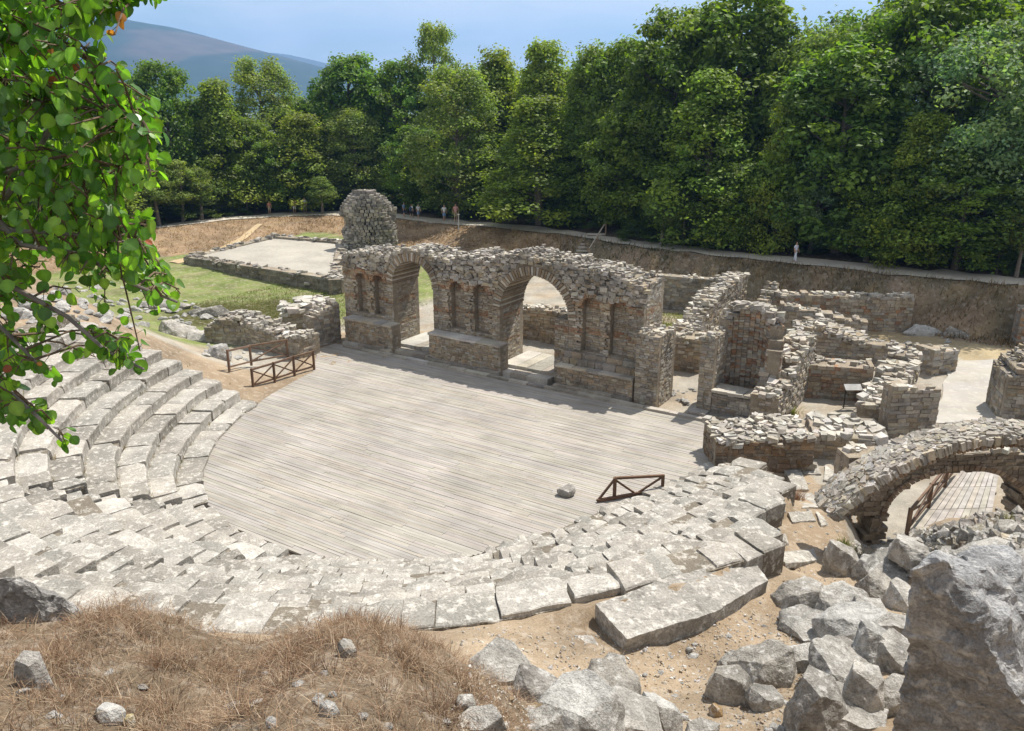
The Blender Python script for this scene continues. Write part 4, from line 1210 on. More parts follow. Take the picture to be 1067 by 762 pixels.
# ------------------------------------------------------------------ rocks
def rock_mesh(dims, seed, cuts=9, rot=0.0, flat=1.0, rough=.05, sub=4, tilt=(0, 0), top=None, col=(.42, .40, .365)):
    rr = random.Random(seed); bm = bmesh.new()
    bmesh.ops.create_icosphere(bm, subdivisions=sub, radius=1.0)
    pl = []
    for i in range(cuts):
        n = rvec(rr); n.z *= flat; n.normalize(); pl.append((n, rr.uniform(.50, .82)))
    if top: pl.append((Vector((rr.uniform(-.12, .12), rr.uniform(-.12, .12), 1)).normalized(), top))
    M = Matrix.Rotation(rot, 3, 'Z') @ Matrix.Rotation(tilt[0], 3, 'X') @ Matrix.Rotation(tilt[1], 3, 'Y')
    mb = MB(); sc = max(dims)
    for v in bm.verts:
        p = v.co.copy()
        for n, d in pl:
            k = p.dot(n) - d
            if k > 0: p -= n * k
        p = Vector((p.x * dims[0], p.y * dims[1], p.z * dims[2])) * 1.28
        q = p * (2.2 / sc) + Vector((seed * 3.7, 0, 0))
        p += noise.noise_vector(q) * rough * sc + noise.noise_vector(q * 3.1) * rough * .5 * sc + noise.noise_vector(q * 8) * rough * .22 * sc
        v.co = M @ p
        mb.v.append(tuple(v.co)); mb.c.append(col)
    bm.faces.ensure_lookup_table()
    mb.f = [tuple(v.index for v in f.verts) for f in bm.faces]
    bm.free(); return mb
def rock(name, label, cat, loc, dims, seed, group=None, mat=None, **k):
    o = rock_mesh(dims, seed, **k).build(name, mat or M_ROCK)
    o.location = loc; return tag(o, label, cat, group)
def hull_rock(name, label, cat, pts, seed, sub=5, rough=.03, col=(.44, .41, .365), mat=None, step=.045):
    bm = bmesh.new()
    for p in pts: bm.verts.new(p)
    r_ = bmesh.ops.convex_hull(bm, input=bm.verts)
    bmesh.ops.delete(bm, geom=[v for v in bm.verts if not v.link_faces], context='VERTS')
    bmesh.ops.triangulate(bm, faces=bm.faces)
    for _ in range(sub):
        long = [e for e in bm.edges if e.calc_length() > step * 1.3 * 1.6 ** (sub - 1 - _)]
        if long: bmesh.ops.subdivide_edges(bm, edges=long, cuts=1, use_grid_fill=False)
        bmesh.ops.triangulate(bm, faces=[f for f in bm.faces if len(f.verts) > 3])
    bmesh.ops.smooth_vert(bm, verts=bm.verts, factor=.22, use_axis_x=True, use_axis_y=True, use_axis_z=True)
    mb = MB(); bm.verts.index_update()
    c = sum((v.co for v in bm.verts), Vector()) / len(bm.verts)
    for v in bm.verts:
        p = v.co; q = p * 1.6 + Vector((seed, 0, 0))
        rid = noise.ridged_multi_fractal(p * 1.7 + Vector((seed, 3, 0)), 1.0, 2.1, 5, 1.0, 2.0) * .35
        p = p + noise.noise_vector(q) * rough * 1.6 + noise.noise_vector(q * 3) * rough + noise.noise_vector(q * 9) * rough * .45 + (p - c).normalized() * (rid - .35) * rough * 1.9
        ck = noise.ridged_multi_fractal(v.co * 2.3 + Vector((seed, 7, 1)), 1.0, 2.2, 4, 1.0, 2.0)
        st = fbm(v.co.x * 1.1 + seed, v.co.y * 1.1, v.co.z * 4.5, 4)
        q_ = (1 - .45 * sstep(1.25, 1.75, ck)) * (1 + .22 * st)
        mb.v.append(tuple(p)); mb.c.append(tuple(x_ * q_ for x_ in col))
    mb.f = [tuple(v.index for v in f.verts) for f in bm.faces]; bm.free()
    return tag(mb.build(name, mat or M_ROCK), label, cat)

def rock_px(name, label, cat, cx, by, wpx, hpx, seed, dep=.85, rot=0.0, slope=None, top=.7, sink=.45, rough=None, group=None, col=None, **k):
    """angular block whose foot is seen at (cx, by), wpx wide and hpx tall in the photo"""
    rr = random.Random(seed * 7 + 1); p = hit(cx, by); d = proj(p)[2]; w_ = wpx / F * d / 2; h = hpx / F * d * .68; w_ *= 1.06
    an0 = rr.uniform(0, 1.5) + rot; pts = []
    slx, sly = slope or (rr.uniform(-.55, .35), rr.uniform(-.25, .6))
    c = p + Vector((0, w_ * dep * .75, 0))
    for lev, rad, zz in ((0, 1.0, -sink), (1, rr.uniform(.92, 1.02), .35), (2, top, 1.0)):
        n = 6 if lev != 2 else 5
        for i in range(n):
            an = an0 + 2 * PI * (i + rr.uniform(-.28, .28)) / n; r_ = rad * rr.uniform(.82, 1.05)
            x, y = w_ * r_ * math.cos(an), w_ * dep * r_ * math.sin(an)
            z = h * zz + (slx * x + sly * y * .6) * (lev == 2) + h * rr.uniform(-.06, .06)
            pts.append(c + Vector((x, y, z)))
    kq = rr.uniform(.78, 1.12); col = tuple(x * kq for x in (col or rr.choice([(.46, .43, .38), (.42, .385, .33), (.48, .46, .42), (.38, .35, .31)])))
    o = hull_rock(name, label, cat, pts, seed, sub=5 if wpx > 35 else 3, rough=rough or min(.035, .05 * w_), col=col or (.44, .41, .365), step=max(.03, w_ * .09))
    return tag(o, group=group)
# the big leaning boulder on the right
hull_rock('boulder', 'big leaning grey boulder with a dark flat face in the bottom right corner', 'boulder',
    [WY(930, 770, 6.9), WY(938, 700, 6.7), WY(961, 594, 6.4), WY(974, 581, 6.45), WY(988, 582, 6.4), WY(1016, 645, 6.2), WY(1048, 700, 6.1), WY(1082, 752, 6.05), WY(1085, 800, 6.3), WY(1000, 790, 6.8),
     WY(1016, 574, 7.3), WY(1084, 586, 7.5), WY(1120, 650, 7.0), WY(1120, 780, 6.6), WY(985, 590, 7.4), WY(985, 760, 7.6)], 4, rough=.065, step=.028, col=(.36, .355, .35))
hull_rock('boulder', 'jagged grey rock slab leaning behind the big boulder at the right edge', 'boulder',
    [WY(1028, 598, 7.7), WY(1034, 584, 8.1), WY(1066, 570, 8.4), WY(1130, 573, 8.2), WY(1140, 640, 7.2), WY(1130, 700, 7.0), WY(1060, 660, 7.5), WY(1130, 640, 9.0), WY(1040, 600, 9.0), WY(1030, 690, 7.8)], 8, rough=.05)
hull_rock('boulder', 'dark shaded rock with a pale rim at the left edge above the dry grass', 'boulder',
    [WY(-50, 610, 7.25), WY(20, 610, 7.3), WY(66, 622, 7.3), WY(94, 638, 7.25), WY(104, 672, 7.3), WY(98, 712, 7.3), WY(40, 735, 7.3), WY(-50, 735, 7.3), WY(-50, 612, 7.6), WY(60, 622, 7.7), WY(-50, 700, 8.0), WY(90, 690, 7.8)], 15, rough=.05, col=(.36, .34, .31))
# the long fallen seat slab
A = [W(620, 630, 4.05), W(702, 600, 3.95), W(782, 578, 3.72), W(800, 605, 3.62), W(743, 639, 3.85), W(652, 665, 4.0)]
hull_rock('stone_slab', 'long thick stone slab with a dark front edge above the dirt slope', 'stone slab', A + [p - Vector((0, -.06, .62)) for p in A], 23, rough=.02, col=(.34, .315, .275), mat=M_SEAT)
A = [W(706, 552, 2.75), W(790, 500, 2.4), W(818, 520, 2.25), W(768, 571, 2.6)]
hull_rock('stone_slab', 'broad stone slab with a thick dark edge beside the dirt path', 'stone slab', A + [p - Vector((0, -.02, .5)) for p in A], 29, rough=.02, col=(.34, .315, .275), mat=M_SEAT)
A = [W(553, 672, 3.85), W(566, 660, 3.9), W(618, 662, 3.85), W(628, 680, 3.75), W(600, 690, 3.72)]
hull_rock('stone_slab', 'small overhanging slab with a dark underside below the bottom seats', 'stone slab', A + [p - Vector((0, -.1, .36)) for p in A], 31, rough=.02, col=(.34, .31, .27), mat=M_SEAT)
RK = [  # cx, foot y, w, h, seed, kwargs, label
 (858, 772, 70, 78, 41, dict(rot=.4), 'pale upright rock at the bottom edge with a dark left face'),
 (906, 752, 54, 70, 42, dict(rot=.9), 'tall split rock between the upright rock and the big boulder'),
 (880, 706, 60, 36, 43, dict(rot=.2), 'grey rock behind the upright rock, beside the dark gap'),
 (922, 700, 60, 50, 44, dict(rot=1.2), 'grey angular rock touching the foot of the big boulder'),
 (802, 716, 78, 40, 45, dict(rot=2.2), 'long flat slab of rock lying on the dirt slope'),
 (840, 642, 62, 34, 46, dict(rot=.3), 'flat-topped pale rock with a dark side on the path'),
 (884, 652, 76, 28, 47, dict(rot=-.2), 'long low rock beside the flat-topped rock on the path'),
 (900, 676, 84, 34, 48, dict(rot=.6), 'dark crumbled rock below the long low rock'),
 (926, 630, 50, 28, 49, dict(rot=.2), 'square grey block above the big boulder'),
 (912, 606, 40, 26, 50, dict(rot=.8), 'pale slab on edge beside the tuft of green grass'),
 (884, 600, 46, 36, 51, dict(rot=.4), 'tilted pale slab at the path end'),
 (982, 600, 34, 24, 52, dict(rot=.1), 'grey block on the rubble above the big boulder, right side'),
 (606, 775, 116, 46, 55, dict(rot=.1), 'wide pale rock breaking the ground at the bottom edge'),
 (690, 766, 52, 42, 56, dict(rot=1.1), 'rounded pale rock at the bottom edge right of the wide rock'),
 (640, 735, 70, 34, 57, dict(rot=.7), 'grey rock just above the wide pale rock'),
 (560, 735, 60, 24, 58, dict(rot=.7), 'low grey rock half sunk left of the wide pale rock'),
 (520, 712, 70, 22, 59, dict(rot=.2), 'flat grey rock at the upper edge of the dry grass'),
 (485, 745, 26, 18, 60, dict(), 'small white stone in the dry grass right of the middle'),
 (748, 748, 16, 14, 61, dict(col=(.42, .28, .14)), 'small orange-tan stone on the dirt slope'),
 (558, 752, 24, 17, 62, dict(col=(.42, .30, .17)), 'tan stone beside the low grey rock'),
 (764, 735, 54, 40, 63, dict(rot=.4), 'low pale rock patch in the middle of the dirt slope'),
 (1010, 566, 20, 14, 64, dict(rot=.4), 'grey stone on the rubble edge above the boardwalk'),
 (1052, 560, 26, 18, 65, dict(rot=.9), 'pale stone on the rubble near the right edge'),
 (28, 715, 34, 40, 66, dict(rot=.9), 'whitish stone at the left edge in the dry grass'),
 (110, 756, 30, 20, 67, dict(), 'white stone at the bottom left in the dry grass'),
 (132, 758, 16, 12, 68, dict(col=(.50, .40, .22)), 'yellowish pebble at the bottom left in the dry grass'),
 (340, 748, 24, 16, 69, dict(), 'white stone in the dry grass below the bottom seats'),
 (360, 685, 22, 16, 70, dict(), 'grey stone at the crest of the dry grass'),
 (226, 373, 26, 16, 71, dict(), 'pale boulder at the upper end of the left seats beside the fence'),
 (205, 356, 34, 10, 73, dict(), 'brown broken rock left of the rubble lump'),
 (180, 350, 44, 9, 74, dict(), 'flat broken slab at the top left of the seats'),
 (96, 598, 26, 22, 75, dict(), 'dark loose block on the left stair')]
for (cx, by, w_, h_, sd_, kw, lb) in RK:
    rock_px('boulder' if h_ > 60 else 'rock', lb, 'rock', cx, by, w_, h_, sd_, **kw)
EXTRA = [(868, 735, 40, 34), (892, 722, 36, 30), (846, 700, 30, 22), (938, 668, 44, 36), (952, 640, 40, 26), (830, 690, 30, 20), (780, 700, 26, 16), (940, 610, 40, 22), (966, 588, 34, 18), (1000, 583, 34, 16), (930, 590, 28, 14), (890, 765, 44, 40), (935, 745, 40, 44), (850, 668, 32, 18), (800, 740, 36, 20), (735, 770, 40, 24), (660, 770, 34, 22), (560, 768, 40, 22), (500, 764, 30, 16), (700, 668, 26, 14), (640, 700, 30, 14), (1045, 590, 40, 20), (915, 655, 30, 18), (945, 700, 34, 34)]
EL = ['pale broken slab packed among the rocks left of the big boulder', 'pale small block among the broken rocks on the right slope']
for i, (cx, by, w_, h_) in enumerate(EXTRA):
    rock_px('rock', 'angular broken limestone block in the rock jumble on the slope', 'rock', cx, by, w_ * (1.0, 2.2, 1.4, 1.9, 1.1)[i % 5], h_ * (.8, .55, 1.0, .6)[i % 4], 400 + i, group='broken blocks on the slope', top=(.95, .8, .9)[i % 3], sink=.7, dep=(.55, 1.1, .8)[i % 3], col=(.46, .43, .38))
# flagstones of the path
FS = [((825, 478), (850, 481), (856, 496), (838, 495), .5, 'flagstone nearest the rubble-topped wall'), ((815, 488), (833, 487), (843, 512), (828, 512), .9, 'narrow flagstone at the top of the dirt path'), ((828, 515), (846, 515), (855, 530), (836, 531), 1.3, 'flagstone below the narrow one on the dirt path'),
      ((820, 536), (846, 534), (850, 544), (826, 546), 1.7, 'square flagstone beside the broad slab'), ((850, 535), (888, 532), (892, 546), (856, 550), 1.7, 'wide flagstone by the foot of the rubble arch'), ((778, 556), (800, 554), (806, 562), (786, 566), 2.0, 'thin flagstone at the corner of the broad slab'),
      ((800, 560), (818, 558), (822, 568), (806, 570), 2.1, 'small square flagstone on the dirt path'), ((808, 578), (848, 574), (852, 586), (818, 590), 2.3, 'long flat flagstone in the middle of the dirt path'), ((858, 572), (886, 573), (904, 596), (872, 602), 2.6, 'large tilted flagstone by the tuft of green grass'), ((860, 486), (872, 494), (874, 506), (858, 502), .9, 'flagstone leaning at the foot of the rubble arch')]
for (a, b, c, d, z, lb) in FS:
    P4 = []
    for q in (a, b, c, d):
        h_ = hit(*q); P4.append(h_ + Vector((0, 0, .06)))
    hull_rock('flagstone', lb, 'flagstone', P4 + [p - Vector((0, 0, .16)) for p in P4], 80 + int(a[0]), sub=4, rough=.02, col=(.38, .35, .30), mat=M_SEAT)
# loose stones on the dirt, each a thing
meshes = []
for i in range(6):
    o = rock_mesh((1, .8, .6), 200 + i, cuts=9, sub=2, rough=.06).build('loose_stone', M_ROCK); meshes.append(o.data); bpy.data.objects.remove(o)
rr = random.Random(77)
def scatter(n, poly, s0, s1, label, grp, name='loose_stone', cat='stone'):
    k = 0; xs_ = [p[0] for p in poly]; ys_ = [p[1] for p in poly]; t = 0
    while k < n and t < n * 20:
        t += 1
        x, y = rr.uniform(min(xs_), max(xs_)), rr.uniform(min(ys_), max(ys_))
        if not inpoly(x, y, poly): continue
        p = hit(x, y); s = rr.uniform(s0, s1)
        o = link(name, rr.choice(meshes)); o.location = p + Vector((0, 0, s * .1)); o.scale = (s, s * rr.uniform(.7, 1.2), s * rr.uniform(.6, 1)); o.rotation_euler = (rr.uniform(-.3, .3), rr.uniform(-.3, .3), rr.uniform(0, 6))
        tag(o, label, cat, grp); k += 1
scatter(60, [(560, 700), (660, 690), (780, 640), (800, 600), (860, 600), (880, 640), (820, 680), (830, 762), (560, 762)], .03, .09, 'small pale loose stone on the tan dirt slope below the long slab', 'loose stones on the dirt slope')
scatter(40, [(770, 540), (830, 500), (870, 500), (880, 560), (800, 600)], .03, .08, 'small loose stone on the dirt path beside the rubble arch', 'loose stones on the path')
scatter(110, [(900, 545), (990, 556), (1067, 512), (1067, 570), (960, 590), (885, 575)], .05, .15, 'grey rubble stone on the broken vault in front of the boardwalk', 'rubble stones above the boardwalk', 'rubble_stone')
scatter(40, [(60, 300), (170, 300), (205, 345), (160, 340), (60, 360), (0, 330), (0, 300)], .12, .34, 'pale tumbled stone on the upper left slope behind the big leaves', 'tumbled stones above the left seats', 'rubble_stone')
scatter(40, [(890, 350), (1000, 352), (985, 380), (830, 380), (830, 350)], .1, .28, 'pale fallen stone among the low walls on the right', 'fallen stones among the low walls', 'rubble_stone')
scatter(20, [(700, 400), (730, 405), (728, 425), (690, 415)], .05, .14, 'small stone on the paved gap right of the stage wall', 'stones in the paved gap', 'rubble_stone')
scatter(40, [(150, 296), (240, 330), (228, 372), (185, 345)], .08, .3, 'pale fallen stone on the ground between the left seats and the grassy hollow', 'fallen stones above the left seats', 'rubble_stone')
scatter(35, [(200, 345), (300, 352), (300, 372), (235, 390), (215, 372)], .08, .26, 'pale rubble stone beside the wooden fence at the left end of the seats', 'rubble beside the wooden fence', 'rubble_stone')
scatter(26, [(20, 690), (200, 700), (420, 700), (520, 740), (480, 762), (20, 762)], .025, .06, 'small whitish stone lying in the dry grass', 'small stones in the dry grass')
scatter(75, [(50, 296), (170, 300), (222, 336), (205, 352), (120, 335), (0, 330)], .16, .42, 'big pale tumbled block above the top row of the left seats', 'tumbled blocks above the left seats', 'tumbled_block')
# two long slabs lying at the foot of the bank
for (x, y, w_, h_, sd_, lb) in ((964, 350, 42, 11, 91, 'long grey slab lying at the foot of the far bank, nearer the long wall'), (1002, 352, 36, 8, 92, 'long grey slab lying at the foot of the far bank, nearer the right edge'), (128 + 40, 322, 60, 9, 93, 'long white stone beam across the grassy hollow'), (215, 330, 50, 12, 94, 'pale stone beam at the near edge of the grassy hollow')):
    rock_px('stone_slab', lb, 'stone slab', x, y, w_, h_, sd_, dep=.35)
# fine gravel on the slope
gv = MB()
for _ in range(9000):
    x, y = rr.uniform(470, 900), rr.uniform(480, 765)
    if rr.random() < .55: x, y = rr.uniform(480, 880), rr.uniform(640, 765)
    elif rr.random() < .6: x, y = rr.uniform(830, 990), rr.uniform(545, 720)
    p = hit(x, y)
    if p.y > 19 or pol(p)[1] < ROUT(pol(p)[0]) + .2: continue
    s = rr.uniform(.008, .03) if rr.random() < .9 else rr.uniform(.03, .06); 
    M = Matrix.Rotation(rr.uniform(0, 6), 3, rvec(rr))
    vs = [p + M @ Vector(q) * s * rr.uniform(.7, 1.2) for q in ((1, 0, 0), (-1, 0, 0), (0, .8, 0), (0, -.8, 0), (0, 0, .6), (0, 0, -.6))]
    gv.add(vs, [(0, 2, 4), (2, 1, 4), (1, 3, 4), (3, 0, 4), (2, 0, 5), (1, 2, 5), (3, 1, 5), (0, 3, 5)], cj(rr.choice([(.5, .46, .4), (.42, .36, .28), (.36, .27, .18), (.55, .52, .48)]), .15, rr))
tag(gv.build('gravel', M_GROUND), kind='stuff')

# broken rubble of the fallen vault in front of the boardwalk
rb = MB()
RP = [(890, 545), (985, 552), (1040, 528), (1090, 500), (1090, 590), (985, 596), (930, 604), (884, 588)]
k = 0
while k < 2600:
    x, y = rr.uniform(880, 1090), rr.uniform(500, 604)
    if not inpoly(x, y, RP): continue
    p = hit(x, y); k += 1
    if p.y > 20: continue
    s = rr.uniform(.03, .10) if rr.random() < .85 else rr.uniform(.1, .17); M = Matrix.Rotation(rr.uniform(-.5, .5), 3, 'X') @ Matrix.Rotation(rr.uniform(-.5, .5), 3, 'Y') @ Matrix.Rotation(rr.uniform(0, 6), 3, 'Z')
    rb.box(lambda a, b, c: p + M @ Vector((a, b, c)), -s, s, -s * .75, s * .75, -s * .5, s * .6, cj(rr.choice(LIME + GREY + TAN[2:4]), .2, rr), s * .28, rr)
tag(rb.build('rubble', M_ROCK), kind='stuff')
# ------------------------------------------------------------------ dry grass
gb = MB(); rr = random.Random(5)
STRAW = [(.27, .185, .11), (.20, .13, .078), (.34, .25, .155), (.10, .062, .04), (.15, .098, .06), (.42, .34, .235)]
def blade(mb, p, L, w_, lean, col, curl=.6, n=3):
    side = Vector((-lean.y, lean.x, 0))
    if side.length < .05: side = Vector((1, 0, 0))
    side.normalize(); d = (Vector((0, 0, 1)) + lean).normalized(); q = p.copy(); vs = []
    for i in range(n + 1):
        ww = w_ * (1 - i / n * .85)
        vs += [q - side * ww / 2, q + side * ww / 2]
        q = q + d * L / n; d = (d + Vector((lean.x, lean.y, -.5)) * curl / n * 1.6 + rvec(rr) * .12).normalized()
    mb.add(vs, [(2 * i, 2 * i + 1, 2 * i + 3, 2 * i + 2) for i in range(n)], col)
GP = [(-60, 600), (90, 625), (110, 628), (150, 648), (200, 676), (240, 685), (330, 648), (400, 650), (440, 678), (520, 700), (560, 725), (540, 790), (-60, 800)]
k = 0
clump = [(rr.uniform(-6, .6), rr.uniform(4.0, 8.6)) for _ in range(330)]
for ci, (cx, cy_) in enumerate(clump):
    nb_ = rr.randint(60, 150); cc = rr.choice(STRAW); hgt = rr.uniform(.05, .2); dens = fbm(cx * .8, cy_ * .8, 4)
    if cx > -.1 and rr.random() < .6: nb_ = 25
    for _ in range(nb_):
        a = rr.uniform(0, 6.28); r_ = abs(rr.gauss(0, .16))
        x, y = cx + r_ * math.cos(a), cy_ + r_ * math.sin(a)
        if x > .9: continue
        z = HT(x, y)
        lean = Vector((math.cos(a), math.sin(a), 0)) * rr.uniform(.1, 1.1) + Vector((rr.uniform(-.4, .4), rr.uniform(-.4, .4), 0))
        blade(gb, Vector((x, y, z - .01)), hgt * rr.uniform(.5, 1.3), rr.uniform(.003, .008), lean, cj(cc if rr.random() < .6 else rr.choice(STRAW), .18, rr), rr.uniform(.2, 1.3))
# bushy dry heaps on the crest
for (px, py, s) in [(120, 640, .5), (140, 655, .4), (105, 660, .45), (330, 668, .4), (360, 672, .45), (400, 672, .42), (300, 690, .4), (430, 690, .3), (60, 700, .35), (170, 690, .35), (480, 715, .28), (230, 700, .3)]:
    c = hit(px, py)
    for _ in range(420):
        d = rvec(rr); d.z = abs(d.z); p = c + Vector((d.x * s * .9, d.y * s * .8, d.z * s * .3 - .03)) * rr.random() ** .5
        lean = Vector((rr.uniform(-1.5, 1.5), rr.uniform(-1.5, 1.5), 0))
        blade(gb, p, rr.uniform(.06, .2), rr.uniform(.003, .006), lean, cj(rr.choice(STRAW[:3] + STRAW[4:]), .2, rr), rr.uniform(.2, 1.6))
# tangled straw litter
for _ in range(13000):
    x, y = rr.uniform(-6, .9), rr.uniform(3.8, 8.4); z = HT(x, y)
    a = rr.uniform(0, 6.28); 
    blade(gb, Vector((x, y, z + rr.uniform(.0, .09))), rr.uniform(.08, .28), rr.uniform(.003, .006), Vector((math.cos(a), math.sin(a), 0)) * rr.uniform(1.5, 4), cj(rr.choice(STRAW), .2, rr), rr.uniform(.1, .6))
tag(gb.build('dry_grass', M_STRAW), kind='stuff')
# weeds in the joints of the seats
wd = MB()
for _ in range(260):
    i = rr.randint(1, 9); t = rr.uniform(150, 335); r = R0(t) + TREAD * i - rr.uniform(.0, .06)
    if r + .3 > ROUT(t): continue
    z = .17 + RISE * (i - 1); c = rr.choice([(.16, .15, .05), (.30, .24, .13), (.11, .12, .035)])
    for _ in range(rr.randint(5, 14)):
        q = PP(r + rr.uniform(-.05, .03), t + rr.uniform(-.6, .6), z)
        blade(wd, q, rr.uniform(.06, .2), .012, Vector((rr.uniform(-.7, .7), rr.uniform(-.7, .7), 0)), cj(c, .2, rr), .6, 2)
tag(wd.build('weeds', M_STRAW), kind='stuff')
# sparse dry tufts elsewhere and a few green ones
for (px, py, n, c, nm, lb) in [(1010, 758, 260, STRAW[0], 'grass_tuft', 'dry straw tuft at the foot of the big boulder'), (880, 572, 200, (.12, .13, .03), 'grass_tuft', 'green tuft of grass beside the large tilted flagstone'), (893, 585, 150, (.10, .10, .03), 'grass_tuft', 'dark green tuft just right of the large tilted flagstone'), (1050, 545, 90, (.14, .14, .04), 'grass_tuft', 'small green tuft on the rubble near the right edge'), (826, 432, 80, (.16, .20, .03), 'grass_tuft', 'bright green tuft at the foot of the niche building'), (780, 566, 60, (.20, .17, .06), 'grass_tuft', 'dry tuft at the corner of the broad slab'), (830, 520, 120, STRAW[0], 'grass_tuft', 'dry tuft beside the narrow flagstones'), (870, 515, 160, STRAW[2], 'grass_tuft', 'straw tuft at the left foot of the rubble arch'), (640, 690, 60, STRAW[0], 'grass_tuft', 'thin straw tuft under the long slab')]:
    c0 = hit(px, py); mb = MB(); d = proj(c0)[2]; s = max(.16, .012 * d)
    for _ in range(n):
        a = rr.uniform(0, 6.28); r_ = abs(rr.gauss(0, s * .55)); x, y = c0.x + r_ * math.cos(a), c0.y + r_ * math.sin(a)
        blade(mb, Vector((x, y, HT(x, y))), s * rr.uniform(.6, 1.6), .0007 * d + .002, Vector((rr.uniform(-.8, .8), rr.uniform(-.8, .8), 0)), cj(c, .25, rr), rr.uniform(.2, 1))
    tag(mb.build(nm, M_STRAW), lb, 'grass tuft')
# short grass on the hollow and the green patch behind the wall
for (U0, U1, V0_, V1_, n, nm, cols) in [(9.7, 15.2, 9.2, 16, 5000, 'green_grass', [(.13, .15, .03), (.18, .17, .05)]), (-16, -2, 1.5, 10, 9000, 'hollow_grass', [(.14, .17, .04), (.10, .14, .03), (.22, .20, .08)])]:
    mb = MB()
    for _ in range(n):
        p = S(rr.uniform(U0, U1), rr.uniform(V0_, V1_), 0); p.z = HT(p.x, p.y)
        blade(mb, p, rr.uniform(.06, .22), .03, Vector((rr.uniform(-.7, .7), rr.uniform(-.7, .7), 0)), cj(rr.choice(cols), .2, rr), .5, 2)
    tag(mb.build(nm, M_STRAW), kind='stuff')
# dry scrub and weeds on the far bank
mb = MB()
for _ in range(26000):
    x = rr.uniform(-40, 34); yt = yext(x, _tx, _ty); yf = min(yext(x, _fx, _fy), yt - 4); y = lerp(yf - .5, yt + .2, rr.random())
    z = HT(x, y); 
    if fbm(x * .5, y * .5, 9) < -.1 and rr.random() < .7: continue
    c = rr.choice([(.28, .20, .115), (.20, .14, .08), (.33, .25, .15), (.13, .11, .05)]) if x > 2 else rr.choice([(.30, .20, .10), (.24, .16, .08), (.35, .25, .13)])
    if 6 < x < 12 and rr.random() < .5: c = (.05, .07, .02)
    blade(mb, Vector((x, y, z)), rr.uniform(.15, .55) * (1 if x > 0 else .6), .05, Vector((rr.uniform(-1, 1), rr.uniform(-1, .4), 0)), cj(c, .25, rr), rr.uniform(.3, 1), 2)
tag(mb.build('bank_scrub', M_STRAW), kind='stuff')
# ------------------------------------------------------------------ timber fences
BROWN = (.13, .075, .045); BROWN2 = (.18, .115, .075); GREYW = (.24, .20, .16)
def xfence(name, label, posts, hgt, panels, col=BROWN, kick=None, pw=.10):
    root = empty(name, posts[0], label, 'fence'); rr = random.Random(len(label))
    for p in posts:
        mb = MB(); mb.beam(p - Vector((0, 0, .05)), p + Vector((0, 0, hgt + .06)), pw, pw, cj(col, .1, rr), (0, 1, 0)); mb.build('post', M_WOOD, root)
    for i in range(len(posts) - 1):
        a, b = posts[i], posts[i + 1]; z = Vector((0, 0, 1))
        for hh, nm in ((hgt, 'top_rail'), (.16, 'bottom_rail')):
            mb = MB(); mb.beam(a + z * hh, b + z * hh, .07, .09 if hh == hgt else .07, cj(col if hh < hgt else BROWN2, .1, rr)); mb.build(nm, M_WOOD, root)
        if panels[i % len(panels)]:
            for s in (0, 1):
                mb = MB(); q = (b - a).cross(z).normalized() * (.02 if s else -.02)
                mb.beam(a + z * (.18 if s else hgt - .05) + q, b + z * (hgt - .05 if s else .18) + q, .045, .06, cj(col, .12, rr)); mb.build('brace', M_WOOD, root)
    if kick:
        mb = MB(); a, b = kick
        mb.hexa([a[0], b[0], b[0] + Vector((0, .05, 0)), a[0] + Vector((0, .05, 0)), a[1], b[1], b[1] + Vector((0, .05, 0)), a[1] + Vector((0, .05, 0))], (.12, .065, .04)); mb.build('kick_board', M_WOOD, root)
    return root
p1, p2, p3, p4 = W(327.5, 385, .02), W(307, 391, .02), W(286.5, 398, .02), W(264, 405, .02)
xfence('wooden_fence', 'brown wooden fence with crossed braces at the left edge of the plank floor', [p1, p2, p3, p4], .92, [1, 1, 1])
q1, q2, q3 = W(300, 373, .1), W(262, 380, .3), W(239, 386, .6)
xfence('wooden_fence', 'brown wooden fence behind the crossed one, beside the rubble ridge', [q1, q2, q3], .95, [1, 0], BROWN2)
# railing on the right at the seats
r0, r1, r2 = W(640, 520, .0), W(690, 512, .0), W(622, 524, .0)
rl = empty('wooden_railing', r0, 'dark wooden railing with slanting braces where the planks meet the right seats', 'railing')
zz = Vector((0, 0, 1))
for nm, a, b, w_ in (('post', r0, r0 + zz * .78, .11), ('post', r1, r1 + zz * .62, .1), ('top_rail', r0 + zz * .76, r1 + zz * .58, .08), ('brace', r0 + zz * .74, r2 + zz * .04, .07), ('brace', r0 + zz * .7, r0.lerp(r1, .45) + zz * .05, .06), ('bottom_rail', r2 + zz * .08, r1 + zz * .08, .09), ('brace', r1 + zz * .55, r0.lerp(r1, .5) + zz * .1, .06)):
    mb = MB(); mb.beam(a, b, w_, w_, cj(BROWN, .1), (0, 1, 0)); mb.build(nm, M_WOOD, rl)
# lone dark stone on the floor
sp = W(590, 517, 0)
rock('boulder', 'single dark round boulder lying on the plank floor', 'rock', sp + Vector((0, .1, .17)), (.25, .22, .2), 301, cuts=8, rough=.04, col=(.36, .33, .29))
